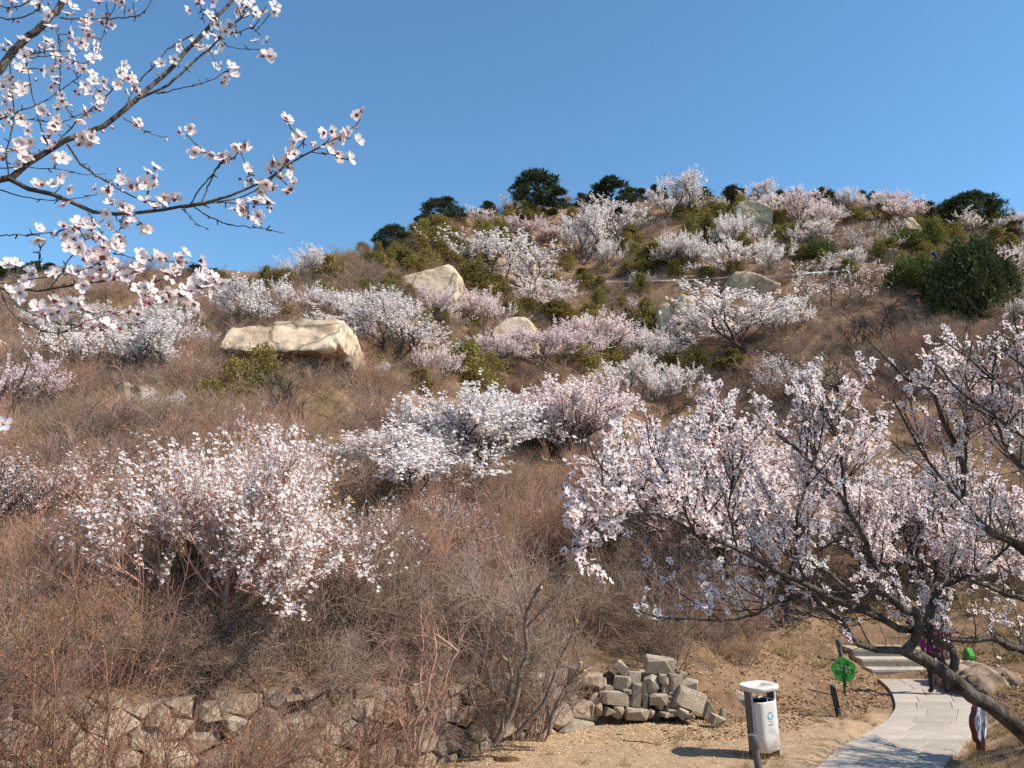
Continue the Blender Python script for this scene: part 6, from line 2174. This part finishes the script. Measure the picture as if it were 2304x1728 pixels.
def build_signs():
    g = z0(1901, 1563)
    k = g[1] / F
    root = thing("tree_sign", "green tree-shaped plaque with pale characters on a short dark post", "sign", g, (0, 0.02, math.radians(-6)))
    poly = lobed(5, 11.5 * k, 14.5 * k, 1.0, 10, 97)
    a = Acc()
    plate(a, poly, -.018, .018, 51 * k)
    panel = obj("panel", a.mesh("panel", [M_green]), root)
    p = Acc()
    plate(p, np.array([[-3.6, -30], [3.6, -30], [3.6, -22], [2.4, -10], [2.2, 8], [.8, 16], [-.8, 16], [-2.2, 8], [-2.4, -10], [-3.6, -22]]) * k * [1, 1], -.024, -.0185, 45 * k)
    box_acc(p, (0, 0, 7 * k), (1.7 * k, .014, 9 * k))
    obj("post", p.mesh("post", [M_greendark]), root)
    # eight square characters in two rows, as flat pale strokes
    glyphs = [[(0, 0, 8, 1), (0, 7, 8, 1), (0, 0, 1, 8), (7, 0, 1, 8), (2, 3.5, 4, 1)], [(0, 1, 8, 1), (3.5, 0, 1, 8), (1, 4, 6, 1), (0, 7, 8, 1)], [(0, 0, 1, 8), (0, 7, 8, 1), (3, 2, 5, 1), (3, 4.5, 5, 1)], [(0, 7, 8, 1), (0, 0, 1, 8), (7, 0, 1, 8), (3.5, 0, 1, 8)],
              [(0, 7, 8, 1), (0, 4, 8, 1), (0, 0, 8, 1), (7, 0, 1, 8), (0, 0, 1, 4)], [(0, 6, 8, 1), (3.5, 0, 1, 7), (1, 0, 1, 4), (6, 0, 1, 4)], [(0, 0, 8, 1), (0, 7, 8, 1), (0, 0, 1, 8), (7, 0, 1, 8), (3, 2, 3, 3)], [(1, 7, 6, 1), (0, 4, 8, 1), (3.5, 0, 1, 8), (1, 0, 6, 1)]]
    L = Acc()
    for i, gl in enumerate(glyphs):
        col_, row_ = i % 4, i // 4
        ox, oz = (-14.5 + 8.0 * col_) * k, (57.5 - 7.5 * row_ - 1.6 * col_) * k
        e = 5.6 * k / 9
        for x, y, w, h in gl:
            x0, z0_ = ox + x * e, oz + y * e
            L.add(np.array([[x0, -.0205, z0_], [x0 + w * e, -.0205, z0_], [x0 + w * e, -.0205, z0_ + h * e], [x0, -.0205, z0_ + h * e]]), [[0, 1, 2, 3]], 0)
    o = obj("characters", L.mesh("characters", [M_signwhite]), panel)
    o["label"] = "two rows of four pale square characters"
    # maroon blossom-shaped sign at the right of the path
    g = hit(2209, 1692)
    k = g[1] / F
    root = thing("flower_sign", "maroon-edged blossom-shaped sign with a white printed face beside the path", "sign", g, (0, -0.09, math.radians(42)))
    poly = lobed(5, 18 * k, 20 * k, 1.0, 10, 90) * [1.0, 1.05]
    a = Acc()
    plate(a, poly, -.035, .035, 58 * k)
    b = obj("panel", a.mesh("panel", [M_maroon]), root)
    a = Acc()
    plate(a, poly * .90, -.040, -.0355, 58 * k)
    f = obj("printed_face", a.mesh("printed_face", [M_signface]), b)
    f["label"] = "white face printed with pale grey blossom"
    a = Acc()
    plate(a, np.array([[-8, 0], [8, 0], [11, 10], [10, 24], [4, 36], [-4, 36], [-10, 24], [-11, 10]]) * k, -.041, .041, -2 * k)
    obj("stem", a.mesh("stem", [M_maroon]), root)
    # green sign seen edge-on at the boulder
    g = hit(2183, 1508)
    k = g[1] / F
    root = thing("tree_sign", "narrow bright green plaque seen edge-on above the squat boulder", "sign", g, (0, .03, math.radians(84)))
    a = Acc()
    plate(a, lobed(5, 9 * k, 11 * k, 1.0, 9, 90) * [1, 1.0], -.05, .05, 26 * k)
    obj("panel", a.mesh("panel", [M_green]), root)
    p = Acc()
    box_acc(p, (0, 0, 4 * k), (1.2 * k, .02, 10 * k))
    obj("post", p.mesh("post", [M_greendark]), root)


build_signs()


# ------------------------------------------------------------------ people
def skin_body(name, joints, edges, root_j, matfun, mats, levels=2):
    idx = {n: i for i, n in enumerate(joints)}
    me = bpy.data.meshes.new(name)
    me.from_pydata([joints[n][0] for n in joints], [(idx[a], idx[b]) for a, b in edges], [])
    tmp = bpy.data.objects.new(name + "_tmp", me)
    COL.objects.link(tmp)
    md = tmp.modifiers.new("skin", 'SKIN')
    md.use_smooth_shade = True
    for i, n in enumerate(joints):
        r = joints[n][1]
        sv = me.skin_vertices[0].data[i]
        sv.radius = (r, r) if np.isscalar(r) else r
        sv.use_root = (n == root_j)
    ss = tmp.modifiers.new("sub", 'SUBSURF')
    ss.levels = ss.render_levels = levels
    dg = bpy.context.evaluated_depsgraph_get()
    out = bpy.data.meshes.new_from_object(tmp.evaluated_get(dg))
    out.name = name
    bpy.data.objects.remove(tmp)
    out.materials.clear()
    for m in mats:
        out.materials.append(m)
    names = list(joints)
    JP = np.array([joints[n][0] for n in names])
    for p in out.polygons:
        j = names[int(np.argmin(((JP - np.array(p.center)) ** 2).sum(1)))]
        p.material_index = matfun(j, p.center)
        p.use_smooth = True
    return out


def hand_part(acc, p, d, side, s=1.0, m=0):
    d = norm(np.array(d, float)[None])[0]
    x = norm(np.cross(d, [0, 1, 0.2])[None])[0]
    y = np.cross(x, d)
    palm = np.array([[p, p + d * .045 * s, p + d * .09 * s]])
    tubes(acc, palm, .030 * s, .033 * s, 8, m)
    for k, (off, ln) in enumerate([(-.030, .065), (-.010, .078), (.010, .074), (.030, .058)]):
        a = p + d * .085 * s + x * off * s
        tubes(acc, np.array([[a, a + d * ln * .5 * s + y * .006 * s, a + d * ln * s + y * .022 * s]]), .0095 * s, .007 * s, 6, m)
    a = p + d * .03 * s + x * .03 * s * side
    tubes(acc, np.array([[a, a + (d * .03 + x * .025 * side) * s, a + (d * .065 + x * .032 * side) * s]]), .011 * s, .008 * s, 6, m)


def head_parts(root, c, face_dir, s, hair_long=False):
    """c: head centre; face_dir: unit vector in the ground plane"""
    f = norm(np.array(face_dir, float)[None])[0]
    sd = np.cross(f, [0, 0, 1.0])
    up = np.array([0, 0, 1.0])
    a = Acc()
    n, k = 9, 14
    R = []
    for i in range(n):
        th = -math.pi / 2 + math.pi * i / (n - 1)
        for j in range(k):
            ph = 2 * math.pi * j / k
            q = f * math.cos(th) * math.cos(ph) * .098 + sd * math.cos(th) * math.sin(ph) * .078 + up * math.sin(th) * .118
            R.append(c + (q - f * .02 * (math.sin(th) < -.3) * 0) * s)
    a.add(np.array(R), [[i * k + j, i * k + (j + 1) % k, (i + 1) * k + (j + 1) % k, (i + 1) * k + j] for i in range(n - 1) for j in range(k)], 0, True)
    tubes(a, np.array([[c + (f * .088 + up * .02) * s, c + (f * .112 - up * .015) * s, c + (f * .094 - up * .03) * s]]), .008 * s, .014 * s, 6, 0)
    for q in (-1, 1):
        tubes(a, np.array([[c + (sd * q * .074 + up * .02) * s, c + (sd * q * .086 - f * .005) * s, c + (sd * q * .074 - up * .03) * s]]), .012 * s, .010 * s, 5, 0)
        e = c + (f * .090 + sd * q * .032 + up * .012) * s
        tubes(a, np.array([[e - f * .004, e + f * .001, e + f * .004]]), .010 * s, .006 * s, 6, 1)
    e = c + (f * .090 - up * .055) * s
    tubes(a, np.array([[e - sd * .022 * s, e + f * .004 * s, e + sd * .022 * s]]), .005 * s, .005 * s, 5, 2)
    obj("head", a.mesh("head", [M_skin, M_hair, M_stred]), root)
    h = Acc()
    R = []
    for i in range(n):
        th = -0.55 + (math.pi / 2 + .55) * i / (n - 1)
        if hair_long:
            th = -1.1 + (math.pi / 2 + 1.1) * i / (n - 1)
        for j in range(k):
            ph = 2 * math.pi * j / k
            front = max(0, math.cos(ph))
            t2 = th + front * .95 * (1 - i / (n - 1))
            q = f * math.cos(t2) * math.cos(ph) * .108 + sd * math.cos(t2) * math.sin(ph) * .089 + up * math.sin(t2) * .128 - f * .010
            R.append(c + q * s)
    h.add(np.array(R), [[i * k + j, i * k + (j + 1) % k, (i + 1) * k + (j + 1) % k, (i + 1) * k + j] for i in range(n - 1) for j in range(k)], 0, True)
    obj("hair", h.mesh("hair", [M_hair]), root)


def build_walker():
    g = z0(2113, 1563, .012)
    root = thing("person", "person in a magenta coat and dark trousers standing on the path behind the branches", "person", g, (0, 0, math.radians(-14)))
    # seen from behind, weight on the left leg, right foot a little ahead
    J = {"pelvis": ((0, 0, .88), (.155, .12)), "belly": ((.015, .01, 1.0), (.165, .125)), "chest": ((.035, .02, 1.18), (.17, .12)), "neckbase": ((.05, .03, 1.335), (.10, .085)), "neck": ((.055, .045, 1.40), .052), "head": ((.06, .06, 1.45), .055),
         "lhip": ((-.085, 0, .82), .095), "lknee": ((-.11, .02, .46), .066), "lank": ((-.135, -.03, .09), .046), "ltoe": ((-.155, .10, .045), .042),
         "rhip": ((.085, 0, .82), .095), "rknee": ((.12, .06, .47), .066), "rank": ((.15, .05, .09), .046), "rtoe": ((.18, .18, .045), .042),
         "lsh": ((-.155, .03, 1.285), .078), "lelb": ((-.235, -.02, 1.03), .060), "lwr": ((-.215, .07, .83), .040),
         "rsh": ((.225, .03, 1.275), .078), "relb": ((.30, .04, 1.03), .060), "rwr": ((.27, .17, .85), .040)}
    E = [("pelvis", "belly"), ("belly", "chest"), ("chest", "neckbase"), ("neckbase", "neck"), ("neck", "head"), ("pelvis", "lhip"), ("lhip", "lknee"), ("lknee", "lank"), ("lank", "ltoe"), ("pelvis", "rhip"), ("rhip", "rknee"), ("rknee", "rank"), ("rank", "rtoe"),
         ("neckbase", "lsh"), ("lsh", "lelb"), ("lelb", "lwr"), ("neckbase", "rsh"), ("rsh", "relb"), ("relb", "rwr")]

    def mf(j, c):
        if j in ("neck", "head"):
            return 2
        if j in ("lhip", "rhip", "lknee", "rknee"):
            return 1 if c[2] < .80 else 0
        if j in ("lank", "rank"):
            return 1 if c[2] > .085 else 3
        if j in ("ltoe", "rtoe"):
            return 3
        return 0
    obj("body", skin_body("walker_body", J, E, "pelvis", mf, [M_jacket, M_trouser, M_skin, M_shoe]), root)
    a = Acc()
    hand_part(a, np.array([-.213, .078, .82]), (.05, .25, -1), 1)
    hand_part(a, np.array([.268, .18, .84]), (-.05, .3, -1), -1)
    obj("hands", a.mesh("hands", [M_skin]), root)
    head_parts(root, np.array([.062, .075, 1.535]), (.2, 1, 0), 1.0, True)


def build_hiker():
    g = hit(2108, 602)
    s = 1.0
    root = thing("person", "hiker in a navy jacket and blue jeans bending forward on the hillside", "person", g, (0, 0, math.radians(8)), (s, s, s))
    J = {"pelvis": ((.10, 0, .90), (.14, .15)), "belly": ((.02, 0, 1.03), (.15, .14)), "chest": ((-.13, 0, 1.22), (.16, .15)), "neckbase": ((-.26, 0, 1.36), (.10, .09)), "neck": ((-.34, 0, 1.41), .055), "head": ((-.39, 0, 1.44), .06),
         "lhip": ((.10, .09, .82), .098), "lknee": ((.02, .11, .46), .07), "lank": ((.10, .11, .09), .048), "ltoe": ((-.05, .12, .045), .042),
         "rhip": ((.10, -.09, .82), .098), "rknee": ((.10, -.11, .46), .07), "rank": ((.20, -.11, .09), .048), "rtoe": ((.05, -.12, .045), .042),
         "lsh": ((-.20, .18, 1.32), .078), "lelb": ((-.22, .23, 1.04), .06), "lwr": ((-.38, .18, .90), .04), "rsh": ((-.20, -.18, 1.32), .078), "relb": ((-.20, -.24, 1.04), .06), "rwr": ((-.36, -.18, .90), .04)}
    E = [("pelvis", "belly"), ("belly", "chest"), ("chest", "neckbase"), ("neckbase", "neck"), ("neck", "head"), ("pelvis", "lhip"), ("lhip", "lknee"), ("lknee", "lank"), ("lank", "ltoe"), ("pelvis", "rhip"), ("rhip", "rknee"), ("rknee", "rank"), ("rank", "rtoe"),
         ("neckbase", "lsh"), ("lsh", "lelb"), ("lelb", "lwr"), ("neckbase", "rsh"), ("rsh", "relb"), ("relb", "rwr")]

    def mf(j, c):
        if j in ("neck", "head"):
            return 2
        if "hip" in j or "knee" in j:
            return 1 if c[2] < .86 else 0
        if "ank" in j:
            return 1 if c[2] > .085 else 3
        if "toe" in j:
            return 3
        return 0
    obj("body", skin_body("hiker_body", J, E, "pelvis", mf, [M_navyjacket, M_jeans, M_skin, M_shoe]), root)
    a = Acc()
    hand_part(a, np.array([-.385, .18, .895]), (-.6, 0, -.6), 1)
    hand_part(a, np.array([-.365, -.18, .895]), (-.6, 0, -.6), -1)
    obj("hands", a.mesh("hands", [M_skin]), root)
    head_parts(root, np.array([-.47, 0, 1.485]), (-1, 0, -.35), 1.0)


build_walker()
build_hiker()

# ------------------------------------------------------------------ tape, step stone, lamps, stumps
def build_tape():
    px = [(1195, 640), (1262, 633), (1330, 631), (1400, 632), (1470, 631), (1545, 628), (1601, 625), (1640, 623), (1700, 622), (1745, 620), (1800, 614), (1880, 610), (1950, 607), (2000, 602), (2040, 598), (2075, 592)]
    P = []
    stakes = []
    for i, (u, v) in enumerate(px):
        g = hit(u, v + 14)
        p = at(u, v, g[1])
        P.append(p)
        if i % 3 == 0:
            stakes.append((g, p))
    root = thing("barrier_tape", "long white barrier tape strung across the right hillside", "tape", stakes[0][0])
    o0 = np.array(root.location)
    C = catmull(np.array(P), 90)
    C[:, 2] -= .06 * np.abs(np.sin(np.linspace(0, math.pi * 5, 90)))
    w = .045
    tw = np.linspace(0, 9, 90)
    off = np.c_[np.zeros(90), np.sin(tw) * w, np.abs(np.cos(tw)) * w + .015]
    acc = Acc()
    V = np.stack([C - off, C + off], 1).reshape(-1, 3) - o0
    acc.add(V, [[2 * i, 2 * i + 1, 2 * i + 3, 2 * i + 2] for i in range(89)], 0, True)
    obj("ribbon", acc.mesh("ribbon", [M_tape]), root)
    for g, p in stakes:
        a = Acc()
        tubes(a, np.array([[g - [0, 0, .2], (g + p) / 2, p + [0, 0, .08]]]) - o0, .025, .02, 6)
        obj("stake", a.mesh("stake", [M_barkdark]), root)


build_tape()
for X, Y, w, h, lab in [(705, 800, 75, 16, "broken pale step slab under the white tape"), (735, 783, 24, 26, "short pale block standing on the broken step slab")]:
    u, v = Z(3)(X, Y)
    g = hit(u, v + 5)
    k = g[1] / F / ZS(3)
    tag(obj("step_stone", STONES[3], None, at(u, v, g[1] - .2), (0, .05, .1), (w * k / 2, .35, h * k / 2)), lab, "stone")


def solar_lamp(label, u, vb, vt, panel_px, head_side):
    g = hit(u, vb)
    k = pixel_scale(g[1])
    h = (vb - vt) * k
    root = thing("solar_lamp", label, "street lamp", g, group="solar lamps on the left skyline")
    a = Acc()
    tubes(a, np.array([[[0, 0, -.3], [0, 0, h * .5], [0, 0, h * .96]]]), .07, .05, 8)
    obj("pole", a.mesh("pole", [M_pole]), root)
    a = Acc()
    w = panel_px * k / 2
    box_acc(a, (0, 0, h), (w, w * .6, .03), 0, np.array([[1, 0, 0], [0, .87, -.5], [0, .5, .87]]))
    obj("solar_panel", a.mesh("solar_panel", [M_panel]), root)
    a = Acc()
    tubes(a, np.array([[[0, 0, h * .8], [head_side * w * .6, 0, h * .86], [head_side * w * 1.1, 0, h * .87]]]), .03, .03, 5)
    box_acc(a, (head_side * w * 1.3, 0, h * .87), (w * .35, .09, .04))
    obj("lamp_head", a.mesh("lamp_head", [M_pole]), root)


solar_lamp("thin pale solar lamp post with a flat panel on the left skyline", 476, 640, 603, 19, -1)
solar_lamp("pale solar lamp post below the far left pines", 83, 612, 567, 12, 1)


def stump(label, u, v, r, h, mat=None):
    g = z0(u, v, .01)
    acc = Acc()
    a = np.linspace(0, 2 * math.pi, 10, endpoint=False)
    rng = RS(int(u))
    c = np.c_[np.cos(a), np.sin(a)] * r * rng.uniform(.85, 1.15, (10, 1))
    loft(acc, [ring(c, -.1, 1.3), ring(c, .02, 1.1), ring(c, h, .95)], 0)
    top = ring(c, h, .95)
    top[:, 2] += rng.uniform(-.015, .015, 10)
    root = thing("stump", label, "stump", g)
    obj("wood", acc.mesh("wood", [M_bark]), root)
    t = Acc()
    t.add(np.vstack([ring(c, h + .004, .97), [[0, 0, h + .012]]]), [[i, (i + 1) % 10, 10] for i in range(10)], 0)
    obj("cut_face", t.mesh("cut_face", [M_cut]), root)


stump("small freshly cut orange stump at the foot of the pruned shrub", 1035, 1694, .03, .10)
stump("low cut stump under the thin reddish shrub", 925, 1726, .05, .06)
g = z0(1140, 1713)
tag(obj("rotten_log", hull_mesh("rotten_log", stone_pts(RS(9), 40, .7) * [.22, .12, .06], [M_rot], 2, .03, 9, 3), None, g, (.1, 0, .1)), "dark crumbling piece of rotten wood lying on the chips", "log")
rngt = RS(66)
for i, (u, v, ln, an, lab) in enumerate([(1440, 1672, .55, -.35, "thin dark fallen stick lying on the bare tan earth"), (1480, 1600, .3, .6, "short pale stick lying across the small stones of the pile"), (1395, 1655, .12, -.3, "tiny dark twig on the chips before the stone pile")]):
    g = z0(u, v, .03)
    acc = Acc()
    tubes(acc, np.array([[[-ln / 2, 0, .01], [0, .01, .02], [ln / 2, -.01, .01]]]), .009, .005, 6)
    tag(obj("fallen_stick", acc.mesh("fallen_stick", [M_barkdark]), None, g, (0, 0, an)), lab, "stick")
